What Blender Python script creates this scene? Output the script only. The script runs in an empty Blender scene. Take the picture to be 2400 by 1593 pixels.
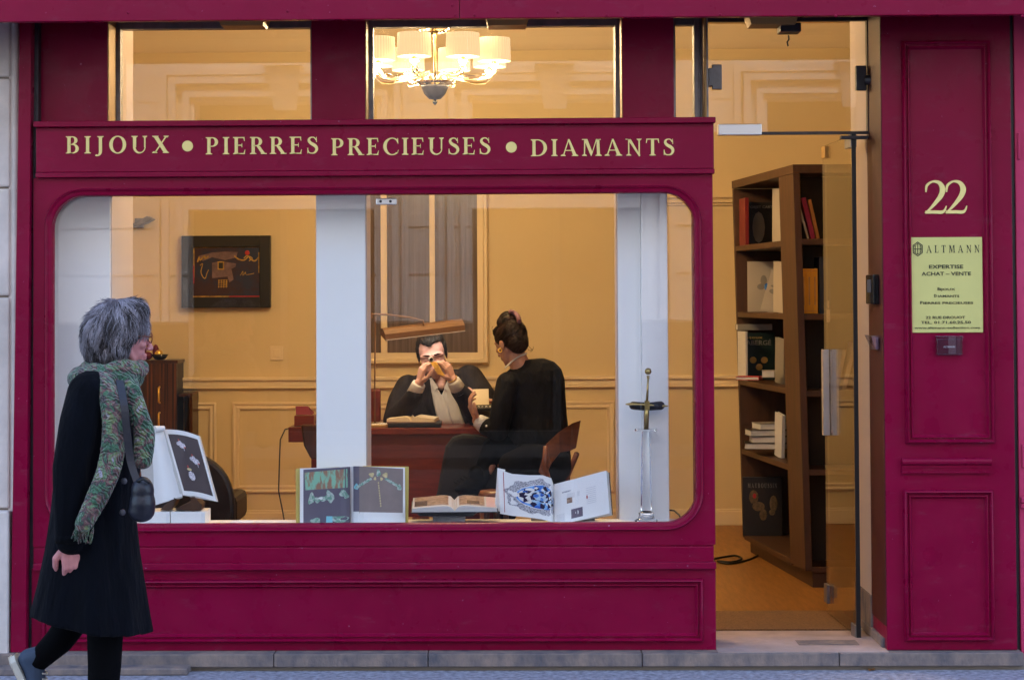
import bpy, bmesh, math, random
import numpy as np
from mathutils import Vector, Matrix, Euler
R = math.radians
SC = bpy.context.scene
COL = SC.collection
rnd = random.Random(7)

# ---------------------------------------------------------------- camera
FPX = 4480.0                      # focal length in pixels of the 2400 px wide photograph
CAMZ = 1.54
CAMY = -8.0
PITCH, ROLL, YAW = R(1.5), R(-0.28), R(1.0)
cam_d = bpy.data.cameras.new('camera')
cam = bpy.data.objects.new('camera', cam_d); COL.objects.link(cam)
cam_d.sensor_width = 36; cam_d.lens = FPX / 2400 * 36
cam_d.clip_end = 300
cam_d.clip_start = 0.1
SHX = math.tan(YAW) * FPX / 2400
SHY = -(99.5 + FPX * math.tan(PITCH)) / 2400
cam_d.shift_x = SHX; cam_d.shift_y = SHY
CM = (Matrix.Rotation(YAW, 3, 'Z') @ Matrix.Rotation(R(90) + PITCH, 3, 'X') @ Matrix.Rotation(ROLL, 3, 'Z'))
cam.matrix_world = Matrix.Translation((0, CAMY, CAMZ)) @ CM.to_4x4()
SC.camera = cam

def P(px, py, Y):
    """the point at depth Y that stands at photo position (px, py); used to measure real positions off the photograph"""
    d = CM @ Vector(((px - 1200) / FPX + SHX * 2400 / FPX, (796.5 - py) / FPX + SHY * 2400 / FPX, -1))
    t = (Y - CAMY) / d.y
    return Vector((d.x * t, Y, CAMZ + d.z * t))
def PX(px, Y, py=800): return P(px, py, Y).x
def PZ(py, Y, px=1200): return P(px, py, Y).z

# ---------------------------------------------------------------- sky and sun
W = bpy.data.worlds.new('World'); SC.world = W; W.use_nodes = True
nt = W.node_tree; nt.nodes.clear()
wo = nt.nodes.new('ShaderNodeOutputWorld'); bg = nt.nodes.new('ShaderNodeBackground'); sk = nt.nodes.new('ShaderNodeTexSky')
SUN_EL, SUN_AZ = R(58), R(12)      # sun stands behind the shop, over the roofs; the shop front is in open shade
sk.sky_type = 'NISHITA'; sk.sun_disc = False; sk.sun_elevation = SUN_EL; sk.sun_rotation = SUN_AZ
sk.air_density = 1.0; sk.dust_density = 1.6; sk.ozone_density = 1.5
bg.inputs['Strength'].default_value = 0.15
nt.links.new(sk.outputs[0], bg.inputs[0]); nt.links.new(bg.outputs[0], wo.inputs[0])
sd = bpy.data.lights.new('sun', 'SUN'); sd.energy = 1.1; sd.angle = R(12); sd.color = (1, .95, .88)
so = bpy.data.objects.new('sun', sd); COL.objects.link(so)
_sv = Vector((math.sin(SUN_AZ) * math.cos(SUN_EL), math.cos(SUN_AZ) * math.cos(SUN_EL), math.sin(SUN_EL)))
so.rotation_euler = _sv.to_track_quat('Z', 'Y').to_euler(); so.location = (0, 0, 20)
SC.view_settings.view_transform = 'Standard'; SC.view_settings.look = 'None'
SC.view_settings.exposure = 2.5; SC.view_settings.gamma = 1
SC.render.engine = 'CYCLES'
SC.cycles.max_bounces = 10; SC.cycles.transparent_max_bounces = 16; SC.cycles.transmission_bounces = 8
SC.cycles.diffuse_bounces = 5; SC.cycles.glossy_bounces = 4
SC.cycles.caustics_reflective = False; SC.cycles.caustics_refractive = False
SC.cycles.use_denoising = True
SC.cycles.sample_clamp_indirect = 6

# ---------------------------------------------------------------- materials
def s2l(c):
    return tuple((x / 255 / 12.92) if x / 255 <= .04045 else ((x / 255 + .055) / 1.055) ** 2.4 for x in c)
_mats = {}
def mat(name, col, rough=.5, metal=0, spec=.5, noise=0, nscale=8, bump=0, bscale=60, emit=0, ecol=None, trans=0, ior=1.45,
        coat=0, sheen=0, bdist=.004, stretch=None, col2=None, sub=0, alpha=1, contrast=None, bump2=None, nrough=0):
    if name in _mats: return _mats[name]
    m = bpy.data.materials.new(name); m.use_nodes = True
    n, l = m.node_tree.nodes, m.node_tree.links
    b = n['Principled BSDF']
    b.inputs['Base Color'].default_value = (*col, 1); b.inputs['Roughness'].default_value = rough
    b.inputs['Metallic'].default_value = metal; b.inputs['Specular IOR Level'].default_value = spec
    b.inputs['IOR'].default_value = ior
    b.inputs['Transmission Weight'].default_value = trans
    b.inputs['Coat Weight'].default_value = coat; b.inputs['Coat Roughness'].default_value = .15
    b.inputs['Sheen Weight'].default_value = sheen; b.inputs['Alpha'].default_value = alpha
    b.inputs['Subsurface Weight'].default_value = sub
    b.inputs['Subsurface Radius'].default_value = (.02, .008, .004)
    b.inputs['Subsurface Scale'].default_value = .5
    if emit:
        b.inputs['Emission Color'].default_value = (*(ecol or col), 1); b.inputs['Emission Strength'].default_value = emit
    if noise or bump or col2 or nrough:
        tc = n.new('ShaderNodeTexCoord'); mp = n.new('ShaderNodeMapping')
        l.new(tc.outputs['Object'], mp.inputs[0])
        if stretch: mp.inputs['Scale'].default_value = stretch
    if noise or col2:
        nz = n.new('ShaderNodeTexNoise'); nz.inputs['Scale'].default_value = nscale; nz.inputs['Detail'].default_value = 6
        nz.inputs['Roughness'].default_value = .6
        l.new(mp.outputs[0], nz.inputs['Vector'])
        rp = n.new('ShaderNodeValToRGB')
        lo, hi = contrast or (.3, .7)
        rp.color_ramp.elements[0].position = lo; rp.color_ramp.elements[1].position = hi
        c2 = col2 or tuple(min(1, x * (1 + noise)) for x in col)
        c1 = col if col2 else tuple(x * (1 - noise) for x in col)
        rp.color_ramp.elements[0].color = (*c1, 1); rp.color_ramp.elements[1].color = (*c2, 1)
        l.new(nz.outputs['Fac'], rp.inputs[0]); l.new(rp.outputs[0], b.inputs['Base Color'])
    if nrough:
        n3 = n.new('ShaderNodeTexNoise'); n3.inputs['Scale'].default_value = 5; n3.inputs['Detail'].default_value = 8
        l.new(mp.outputs[0], n3.inputs['Vector'])
        mr = n.new('ShaderNodeMapRange'); mr.inputs[1].default_value = .3; mr.inputs[2].default_value = .7
        mr.inputs[3].default_value = max(.02, rough - nrough); mr.inputs[4].default_value = rough + nrough
        l.new(n3.outputs['Fac'], mr.inputs[0]); l.new(mr.outputs[0], b.inputs['Roughness'])
    if bump:
        n2 = n.new('ShaderNodeTexNoise'); n2.inputs['Scale'].default_value = bscale; n2.inputs['Detail'].default_value = 4
        l.new(mp.outputs[0], n2.inputs['Vector'])
        bp = n.new('ShaderNodeBump'); bp.inputs['Strength'].default_value = bump; bp.inputs['Distance'].default_value = bdist
        l.new(n2.outputs['Fac'], bp.inputs['Height']); l.new(bp.outputs[0], b.inputs['Normal'])
    _mats[name] = m
    return m

def glass_mat(name, tint=(1, 1, 1), r0=.04):
    """window glass as a real pane: every surface reflects by Schlick's Fresnel term and passes the rest straight on"""
    m = bpy.data.materials.new(name); m.use_nodes = True
    n, l = m.node_tree.nodes, m.node_tree.links; n.clear()
    o = n.new('ShaderNodeOutputMaterial'); mx = n.new('ShaderNodeMixShader')
    t = n.new('ShaderNodeBsdfTransparent'); t.inputs[0].default_value = (*tint, 1)
    g = n.new('ShaderNodeBsdfGlossy'); g.inputs['Roughness'].default_value = 0.0
    lw = n.new('ShaderNodeLayerWeight'); lw.inputs[0].default_value = .5
    pw = n.new('ShaderNodeMath'); pw.operation = 'POWER'; pw.inputs[1].default_value = 5
    ml = n.new('ShaderNodeMath'); ml.operation = 'MULTIPLY_ADD'; ml.inputs[1].default_value = 1 - r0; ml.inputs[2].default_value = r0
    l.new(lw.outputs['Facing'], pw.inputs[0]); l.new(pw.outputs[0], ml.inputs[0]); l.new(ml.outputs[0], mx.inputs[0])
    l.new(t.outputs[0], mx.inputs[1]); l.new(g.outputs[0], mx.inputs[2]); l.new(mx.outputs[0], o.inputs[0])
    _mats[name] = m
    return m

def paint_mat(name, col, rough=.30):
    """gloss paint with brush waviness, dust specks and small chips"""
    m = bpy.data.materials.new(name); m.use_nodes = True
    n, l = m.node_tree.nodes, m.node_tree.links
    b = n['Principled BSDF']; b.inputs['Specular IOR Level'].default_value = .15
    tc = n.new('ShaderNodeTexCoord')
    n1 = n.new('ShaderNodeTexNoise'); n1.inputs['Scale'].default_value = 2.2; n1.inputs['Detail'].default_value = 8; n1.inputs['Roughness'].default_value = .65
    l.new(tc.outputs['Object'], n1.inputs['Vector'])
    r1 = n.new('ShaderNodeValToRGB'); r1.color_ramp.elements[0].position = .3; r1.color_ramp.elements[1].position = .72
    r1.color_ramp.elements[0].color = (*[x * .88 for x in col], 1)
    r1.color_ramp.elements[1].color = (col[0] * 1.08, col[1] * 1.6 + .0008, col[2] * 1.2, 1)
    l.new(n1.outputs['Fac'], r1.inputs[0])
    n2 = n.new('ShaderNodeTexNoise'); n2.inputs['Scale'].default_value = 55; n2.inputs['Detail'].default_value = 3
    l.new(tc.outputs['Object'], n2.inputs['Vector'])
    r2 = n.new('ShaderNodeValToRGB'); r2.color_ramp.elements[0].position = .735; r2.color_ramp.elements[1].position = .77
    l.new(n2.outputs['Fac'], r2.inputs[0])
    mx = n.new('ShaderNodeMix'); mx.data_type = 'RGBA'
    mx.inputs[7].default_value = (.36, .13, .22, 1)
    l.new(r2.outputs[0], mx.inputs[0]); l.new(r1.outputs[0], mx.inputs[6]); n5 = n.new('ShaderNodeTexNoise'); n5.inputs['Scale'].default_value = 7; n5.inputs['Detail'].default_value = 10; n5.inputs['Roughness'].default_value = .75
    mp5 = n.new('ShaderNodeMapping'); mp5.inputs['Scale'].default_value = (1, 1, 3.2); l.new(tc.outputs['Object'], mp5.inputs[0]); l.new(mp5.outputs[0], n5.inputs['Vector'])
    r5 = n.new('ShaderNodeValToRGB'); r5.color_ramp.elements[0].position = .56; r5.color_ramp.elements[1].position = .80
    r5.color_ramp.elements[1].color = (.30, .30, .30, 1); l.new(n5.outputs['Fac'], r5.inputs[0])
    m5 = n.new('ShaderNodeMix'); m5.data_type = 'RGBA'; m5.inputs[7].default_value = (.24, .10, .14, 1)
    l.new(r5.outputs[0], m5.inputs[0]); l.new(mx.outputs[2], m5.inputs[6]); l.new(m5.outputs[2], b.inputs['Base Color'])
    n3 = n.new('ShaderNodeTexNoise'); n3.inputs['Scale'].default_value = 9; n3.inputs['Detail'].default_value = 6
    l.new(tc.outputs['Object'], n3.inputs['Vector'])
    mr = n.new('ShaderNodeMapRange'); mr.inputs[1].default_value = .3; mr.inputs[2].default_value = .7
    mr.inputs[3].default_value = rough - .08; mr.inputs[4].default_value = rough + .14
    l.new(n3.outputs['Fac'], mr.inputs[0]); l.new(mr.outputs[0], b.inputs['Roughness'])
    mp = n.new('ShaderNodeMapping'); mp.inputs['Scale'].default_value = (1, 1, .35)
    l.new(tc.outputs['Object'], mp.inputs[0])
    n4 = n.new('ShaderNodeTexNoise'); n4.inputs['Scale'].default_value = 30; n4.inputs['Detail'].default_value = 5
    l.new(mp.outputs[0], n4.inputs['Vector'])
    bp = n.new('ShaderNodeBump'); bp.inputs['Strength'].default_value = .12; bp.inputs['Distance'].default_value = .003
    l.new(n4.outputs['Fac'], bp.inputs['Height']); l.new(bp.outputs[0], b.inputs['Normal'])
    _mats[name] = m
    return m

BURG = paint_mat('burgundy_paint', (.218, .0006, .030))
CRIM = paint_mat('crimson_paint', (.50, .035, .115), .5)
GLASS = glass_mat('window_glass')
DGLASS = glass_mat('door_glass', (.93, .9, .84), .045)
def M(n): return _mats[n]
mat('limestone', (.60, .53, .49), .9, noise=.16, nscale=5, bump=.5, bscale=45, spec=.2)
mat('limestone_joint', (.25, .20, .16), .95)
mat('opposite_stone', (.66, .64, .62), .9, noise=.08, nscale=3, bump=.3, bscale=20)
mat('step_stone', (.27, .20, .165), .85, col2=(.09, .085, .10), nscale=13, bump=.7, bscale=70, contrast=(.36, .70), stretch=(1, 1, .6))
mat('threshold_stone', (.40, .30, .27), .75, noise=.2, nscale=6, bump=.3, bscale=60)
mat('far_stone', (.045, .045, .05), .9, noise=.2)
mat('road_tar', (.055, .055, .06), .9, noise=.2, nscale=22)
mat('asphalt', (.30, .30, .36), .9, noise=.55, nscale=38, bump=1, bscale=190, contrast=(.30, .72), bdist=.006)
mat('cream_paper_end', (.7, .66, .6), .8)
mat('leaf_brown', (.30, .13, .04), .7)
mat('cheek_shade', (.055, .006, .008), .45, noise=.2, nscale=9)  # burgundy darkened in colour to stand for less lamplight on the cheek
mat('cream_wall', (.70, .56, .34), .75, noise=.02, nscale=2, bump=.12, bscale=90, spec=.25)
mat('cream_trim', (.78, .64, .44), .5, spec=.3)
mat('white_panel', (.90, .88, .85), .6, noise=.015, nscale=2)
mat('plaster_white', (.80, .74, .68), .7, noise=.03, nscale=3)
mat('dark_frame', (.035, .032, .04), .4, metal=.3, noise=.3, nscale=20)
mat('grey_metal', (.22, .21, .22), .42, metal=.7, noise=.25, nscale=14, nrough=.1)
mat('steel', (.62, .62, .64), .32, metal=.85)
mat('reveal_tan', (.34, .19, .06), .5, metal=.2)
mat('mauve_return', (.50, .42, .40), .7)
mat('brass', (.45, .27, .09), .4, metal=.35, noise=.12, nscale=12)
mat('old_brass', (.42, .31, .12), .3, metal=1, noise=.2, nscale=40)
mat('sign_gold', (.86, .70, .26), .45, noise=.05, nscale=6)
mat('plaque_yellow', (.62, .57, .19), .5, noise=.03, nscale=5)
mat('ink', (.03, .035, .02), .6)
mat('black', (.012, .012, .013), .45)
mat('black_gloss', (.01, .01, .01), .12)
mat('dark_wood', (.045, .014, .007), .35, noise=.5, nscale=6, stretch=(9, 9, .6), coat=.2)
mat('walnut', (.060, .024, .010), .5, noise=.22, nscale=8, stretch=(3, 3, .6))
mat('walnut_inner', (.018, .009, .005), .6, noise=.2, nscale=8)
mat('macassar', (.018, .007, .004), .3, col2=(.16, .05, .018), nscale=5, stretch=(16, 16, .25), contrast=(.42, .66), coat=.3)
mat('mahogany', (.13, .018, .010), .3, noise=.35, nscale=5, stretch=(.8, 4, 6), coat=.3)
mat('chair_wood', (.16, .05, .02), .35, noise=.3, nscale=6, stretch=(2, 2, 9), coat=.2)
mat('parquet', (.27, .115, .026), .4, noise=.25, nscale=7, stretch=(8, .8, 1), spec=.4)
mat('mat_coir', (.20, .10, .038), 1, noise=.35, nscale=120, bump=1, bscale=260)
mat('dark_pane', (.085, .055, .035), .25, col2=(.16, .11, .08), nscale=4, stretch=(14, 1, .3))
mat('curtain', (.17, .13, .11), .9, noise=.3, nscale=4, stretch=(20, 20, .4))
mat('gold', (.92, .60, .12), .35, metal=.6)
mat('white_paper', (.82, .81, .80), .7)
mat('page_edge', (.55, .53, .50), .8, noise=.12, nscale=5, stretch=(1, 120, 120))
mat('cream_paper', (.72, .60, .42), .75)
mat('red_cloth', (.13, .008, .03), .6)
mat('crystal', (.97, .98, 1), .02, trans=1, ior=1.45)
glass_mat('acrylic', (.93, .92, .95), .10)
mat('amber_glass', (1, .88, .66), .08, trans=1, ior=1.28)
mat('shade', (.10, .08, .05), .9, spec=.1, emit=.19, ecol=(1, .66, .34))
mat('shade_glow', (.2, .18, .14), .8, emit=.42, ecol=(1, .80, .52))
mat('skin', (.50, .27, .19), .5, noise=.06, nscale=30, sub=.15)
mat('skin_pale', (.56, .33, .29), .5, noise=.06, nscale=30, sub=.15)
mat('skin_red', (.50, .20, .20), .5, noise=.1, nscale=30, sub=.15)
mat('suit', (.018, .015, .019), .85, noise=.3, nscale=14, spec=.3, bump=1, bscale=7, bdist=.03, stretch=(1.6, 1, .7))
mat('navy_suit', (.0016, .0019, .0050), .85, noise=.3, nscale=14, spec=.3, bump=1, bscale=6, bdist=.05, stretch=(1.6, 1, .7))
mat('coat', (.0012, .0018, .0042), .95, spec=.12, sheen=.02, noise=.3, nscale=12, bump=1, bscale=6, bdist=.035, stretch=(1.8, 1.8, .5))
mat('trousers', (.0012, .0012, .002), .95, spec=.12)
mat('shirt', (.56, .54, .52), .75, noise=.04, nscale=30, bump=.4, bscale=25)
mat('hair_dark', (.012, .009, .008), .75, spec=.25)
mat('hair_brown', (.030, .012, .006), .5, noise=.3, nscale=50, stretch=(1, 1, .3))
mat('scrunchie', (.20, .10, .13), .8, bump=.6, bscale=50)
mat('tortoise', (.16, .035, .012), .3)
mat('lens', (.9, .9, .95), .02, trans=1, ior=1.05)
mat('navy_shoe', (.03, .05, .09), .7)
mat('shoe_sole', (.52, .50, .44), .7)
mat('leather_black', (.010, .011, .02), .42, bump=.3, bscale=90)
mat('button', (.10, .10, .12), .3)
mat('reflection_dark', (.035, .04, .045), .4)  # dark tone added opposite to keep reflections in the shop glass dark
mat('lamp_brown', (.16, .075, .03), .5, noise=.15)
mat('cable', (.010, .010, .010), .5)

# ---------------------------------------------------------------- mesh collector
class MB:
    def __init__(s): s.v, s.f, s.m, s.mi, s.T = [], [], [], 0, None
    def add(s, verts, faces, mi=None):
        b = len(s.v)
        if s.T is not None: verts = [s.T @ Vector(q) for q in verts]
        s.v += [tuple(q) for q in verts]
        s.f += [tuple(b + i for i in f) for f in faces]
        s.m += [s.mi if mi is None else mi] * len(faces)
        return s
    def box(s, x0, x1, y0, y1, z0, z1, mi=None):
        if x0 > x1: x0, x1 = x1, x0
        if y0 > y1: y0, y1 = y1, y0
        if z0 > z1: z0, z1 = z1, z0
        v = [(x0, y0, z0), (x1, y0, z0), (x1, y1, z0), (x0, y1, z0), (x0, y0, z1), (x1, y0, z1), (x1, y1, z1), (x0, y1, z1)]
        return s.hexa(v, mi)
    def hexa(s, v, mi=None):
        return s.add(v, [(0, 3, 2, 1), (4, 5, 6, 7), (0, 1, 5, 4), (1, 2, 6, 5), (2, 3, 7, 6), (3, 0, 4, 7)], mi)
    def prism(s, pts, y0, y1, mi=None):
        """polygon pts (x,z) in the facade plane, from y0 (front) back to y1"""
        n = len(pts)
        a = sum(pts[i][0] * pts[(i + 1) % n][1] - pts[(i + 1) % n][0] * pts[i][1] for i in range(n))
        if a < 0: pts = pts[::-1]
        v = [(x, y0, z) for x, z in pts] + [(x, y1, z) for x, z in pts]
        f = [tuple(range(n)), tuple(range(2 * n - 1, n - 1, -1))] + [(i, n + i, n + (i + 1) % n, (i + 1) % n) for i in range(n)]
        return s.add(v, f, mi)
    def strip(s, outer, inner, y0, y1, mi=None, closed=False):
        """band between two lists of (x,z), as a solid"""
        n = len(outer); v = []
        for p, q in zip(outer, inner): v += [(p[0], y0, p[1]), (q[0], y0, q[1]), (p[0], y1, p[1]), (q[0], y1, q[1])]
        f = []
        for i in range(n if closed else n - 1):
            a, b = 4 * i, 4 * ((i + 1) % n)
            f += [(a, a + 1, b + 1, b), (a + 2, b + 2, b + 3, a + 3), (a, b, b + 2, a + 2), (a + 1, a + 3, b + 3, b + 1)]
        if not closed: f += [(0, 2, 3, 1), (4 * n - 4, 4 * n - 3, 4 * n - 1, 4 * n - 2)]
        return s.add(v, f, mi)
    def tube(s, pts, r, n=8, mi=None, cap=True):
        pts = [Vector(p) for p in pts]; k = len(pts)
        rs = r if isinstance(r, (list, tuple)) else [r] * k
        v = []; up = None
        for i, p in enumerate(pts):
            d = (pts[min(i + 1, k - 1)] - pts[max(i - 1, 0)]); d = d.normalized() if d.length > 1e-9 else Vector((0, 0, 1))
            if up is None: up = Vector((0, 0, 1)) if abs(d.z) < .9 else Vector((1, 0, 0))
            a = (up - d * up.dot(d)).normalized(); b = d.cross(a); up = a
            for j in range(n):
                t = 2 * math.pi * j / n
                v.append(p + (a * math.cos(t) + b * math.sin(t)) * rs[i])
        f = [(i * n + j, i * n + (j + 1) % n, (i + 1) * n + (j + 1) % n, (i + 1) * n + j) for i in range(k - 1) for j in range(n)]
        if cap: f += [tuple(range(n - 1, -1, -1)), tuple((k - 1) * n + j for j in range(n))]
        return s.add(v, f, mi)
    def lathe(s, prof, c=(0, 0, 0), n=24, mi=None, axis=None, wob=None, cap=False):
        """prof: list of (r, h) turned about an axis through c"""
        Q = Vector(axis).to_track_quat('Z', 'Y').to_matrix() if axis else Matrix.Identity(3)
        c = Vector(c); v = []
        for r, h in prof:
            for j in range(n):
                t = 2 * math.pi * j / n
                rr = r * (1 + wob(j) if wob else 1)
                v.append(c + Q @ Vector((rr * math.cos(t), rr * math.sin(t), h)))
        f = [(i * n + j, i * n + (j + 1) % n, (i + 1) * n + (j + 1) % n, (i + 1) * n + j) for i in range(len(prof) - 1) for j in range(n)]
        if cap: f += [tuple(range(n - 1, -1, -1)), tuple((len(prof) - 1) * n + j for j in range(n))]
        return s.add(v, f, mi)
    def ball(s, c, r, n=14, mi=None, rot=None):
        if not isinstance(r, (list, tuple)): r = (r, r, r)
        Q = rot if rot is not None else Matrix.Identity(3)
        c = Vector(c); v = [c + Q @ Vector((0, 0, -r[2]))]
        k = max(5, n // 2)
        for i in range(1, k):
            a = -math.pi / 2 + math.pi * i / k
            for j in range(n):
                t = 2 * math.pi * j / n
                v.append(c + Q @ Vector((r[0] * math.cos(a) * math.cos(t), r[1] * math.cos(a) * math.sin(t), r[2] * math.sin(a))))
        v.append(c + Q @ Vector((0, 0, r[2]))); top = len(v) - 1
        f = [(0, 1 + (j + 1) % n, 1 + j) for j in range(n)]
        for i in range(k - 2):
            a = 1 + i * n
            f += [(a + j, a + (j + 1) % n, a + n + (j + 1) % n, a + n + j) for j in range(n)]
        a = 1 + (k - 2) * n
        f += [(a + j, a + (j + 1) % n, top) for j in range(n)]
        return s.add(v, f, mi)
    def limb(s, pts, rs, n=14, mi=None):
        """a tapered limb with round ends and joints"""
        pts = [Vector(p) for p in pts]
        for p, r in zip(pts, rs): s.ball(p, r, n, mi)
        for i in range(len(pts) - 1):
            s.tube([pts[i], pts[i + 1]], [rs[i], rs[i + 1]], n, mi)
        return s
    def rings(s, rings, n=40, mi=None, cap=True):
        """rings: list of functions or (cx,cy,z,rx,ry[,tilt]) horizontal ellipses"""
        v = []
        for q in rings:
            cx, cy, z, rx, ry = q[:5]; tl = q[5] if len(q) > 5 else 0; fold = q[6] if len(q) > 6 else 0
            for j in range(n):
                t = 2 * math.pi * j / n
                k = 1 + fold * (math.sin(5 * t + 1.1) * .6 + math.sin(9 * t + .4) * .4)
                x = rx * math.cos(t) * k; y = ry * math.sin(t) * k
                v.append((cx + x, cy + y, z + tl * x))
        f = [(i * n + j, i * n + (j + 1) % n, (i + 1) * n + (j + 1) % n, (i + 1) * n + j) for i in range(len(rings) - 1) for j in range(n)]
        if cap: f += [tuple(range(n - 1, -1, -1)), tuple((len(rings) - 1) * n + j for j in range(n))]
        return s.add(v, f, mi)
    def build(s, name, mats, parent=None, smooth=False, bevel=0, label=None, cat=None, group=None, kind=None, local=False,
              remesh=0, smooth_it=0, auto=None):
        me = bpy.data.meshes.new(name); me.from_pydata(s.v, [], s.f)
        mats = mats if isinstance(mats, (list, tuple)) else [mats]
        for q in mats: me.materials.append(_mats[q] if isinstance(q, str) else q)
        me.polygons.foreach_set('material_index', s.m)
        me.update()
        if remesh:
            me = remeshed(me, remesh, smooth_it)
        o = bpy.data.objects.new(name, me); COL.objects.link(o)
        if parent is not None:
            o.parent = parent
            if not local:
                root = parent
                while root.parent is not None: root = root.parent
                me.transform(Matrix.Translation(-Vector(root.location)))
        if smooth: me.polygons.foreach_set('use_smooth', [True] * len(me.polygons))
        if auto is not None:
            me.polygons.foreach_set('use_smooth', [True] * len(me.polygons)); me.set_sharp_from_angle(angle=R(auto))
        if bevel:
            b = o.modifiers.new('bevel', 'BEVEL'); b.width = bevel; b.segments = 2; b.limit_method = 'ANGLE'; b.angle_limit = R(40)
            b.harden_normals = False
        tag(o, label, cat, group, kind)
        return o

def remeshed(me, vox, it):
    o = bpy.data.objects.new('tmp', me); COL.objects.link(o)
    r = o.modifiers.new('r', 'REMESH'); r.mode = 'VOXEL'; r.voxel_size = vox; r.use_smooth_shade = True
    if it:
        q = o.modifiers.new('s', 'SMOOTH'); q.factor = .5; q.iterations = it
    dg = bpy.context.evaluated_depsgraph_get(); dg.update()
    ev = o.evaluated_get(dg)
    m2 = bpy.data.meshes.new_from_object(ev, depsgraph=dg)
    m2.materials.clear()
    for q in me.materials: m2.materials.append(q)
    if len(m2.polygons): m2.polygons.foreach_set('material_index', [0] * len(m2.polygons))
    bpy.data.objects.remove(o); 
    return m2

def tag(o, label=None, cat=None, group=None, kind=None):
    if label: o['label'] = label
    if cat: o['category'] = cat
    if group: o['group'] = group
    if kind: o['kind'] = kind
    return o
def thing(name, label, cat, loc=(0, 0, 0), rot=(0, 0, 0), group=None):
    o = bpy.data.objects.new(name, None); COL.objects.link(o)
    o.empty_display_size = .1
    o.location = loc; o.rotation_euler = rot
    return tag(o, label, cat, group)
def struct(o): o['kind'] = 'structure'; return o

# ---------------------------------------------------------------- lettering
ST, TH, SF = .165, .062, .05
def serif(x, w, top, z=0.0):
    h = SF
    if top: return [[(x - w / 2, 1 - h), (x + w / 2, 1 - h), (x + w / 2, 1), (x - w / 2, 1)],
                    [(x - w / 4 - .01, 1 - h - .045), (x + w / 4 + .01, 1 - h - .045), (x + w / 2 - .03, 1 - h + .01), (x - w / 2 + .03, 1 - h + .01)]]
    return [[(x - w / 2, 0), (x + w / 2, 0), (x + w / 2, h), (x - w / 2, h)],
            [(x - w / 2 + .03, h - .01), (x + w / 2 - .03, h - .01), (x + w / 4 + .01, h + .045), (x - w / 4 - .01, h + .045)]]
def stem(x, w=ST, z0=0, z1=1, sb=True, stp=True):
    r = [[(x - w / 2, z0), (x + w / 2, z0), (x + w / 2, z1), (x - w / 2, z1)]]
    if sb: r += serif(x, w + .17, False)
    if stp: r += serif(x, w + .17, True)
    return r
def bar(x0, x1, z, h=TH): return [[(x0, z - h / 2), (x1, z - h / 2), (x1, z + h / 2), (x0, z + h / 2)]]
def arc(cx, cz, rx, rz, ix, iz, a0, a1, icx=None, n=22):
    icx = cx if icx is None else icx
    A = [R(a0 + (a1 - a0) * i / n) for i in range(n + 1)]
    return [('S', [(cx + rx * math.cos(a), cz + rz * math.sin(a)) for a in A], [(icx + ix * math.cos(a), cz + iz * math.sin(a)) for a in A])]
def ribbon(pts, ws, n=6):
    """smooth centre line with a pen width at every point"""
    P_ = [Vector(p) for p in pts]; out = []; wo_ = []
    for i in range(len(P_) - 1):
        p0, p1, p2, p3 = P_[max(i - 1, 0)], P_[i], P_[i + 1], P_[min(i + 2, len(P_) - 1)]
        for k in range(n):
            t = k / n
            out.append(.5 * ((2 * p1) + (p2 - p0) * t + (2 * p0 - 5 * p1 + 4 * p2 - p3) * t * t + (3 * p1 - p0 - 3 * p2 + p3) * t ** 3))
            wo_.append(ws[i] * (1 - t) + ws[i + 1] * t)
    out.append(P_[-1]); wo_.append(ws[-1])
    A, B = [], []
    for i, p in enumerate(out):
        d = (out[min(i + 1, len(out) - 1)] - out[max(i - 1, 0)]).normalized(); nrm = Vector((-d.y, d.x))
        A.append(tuple(p + nrm * wo_[i] / 2)); B.append(tuple(p - nrm * wo_[i] / 2))
    return [('S', A, B)]
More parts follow.
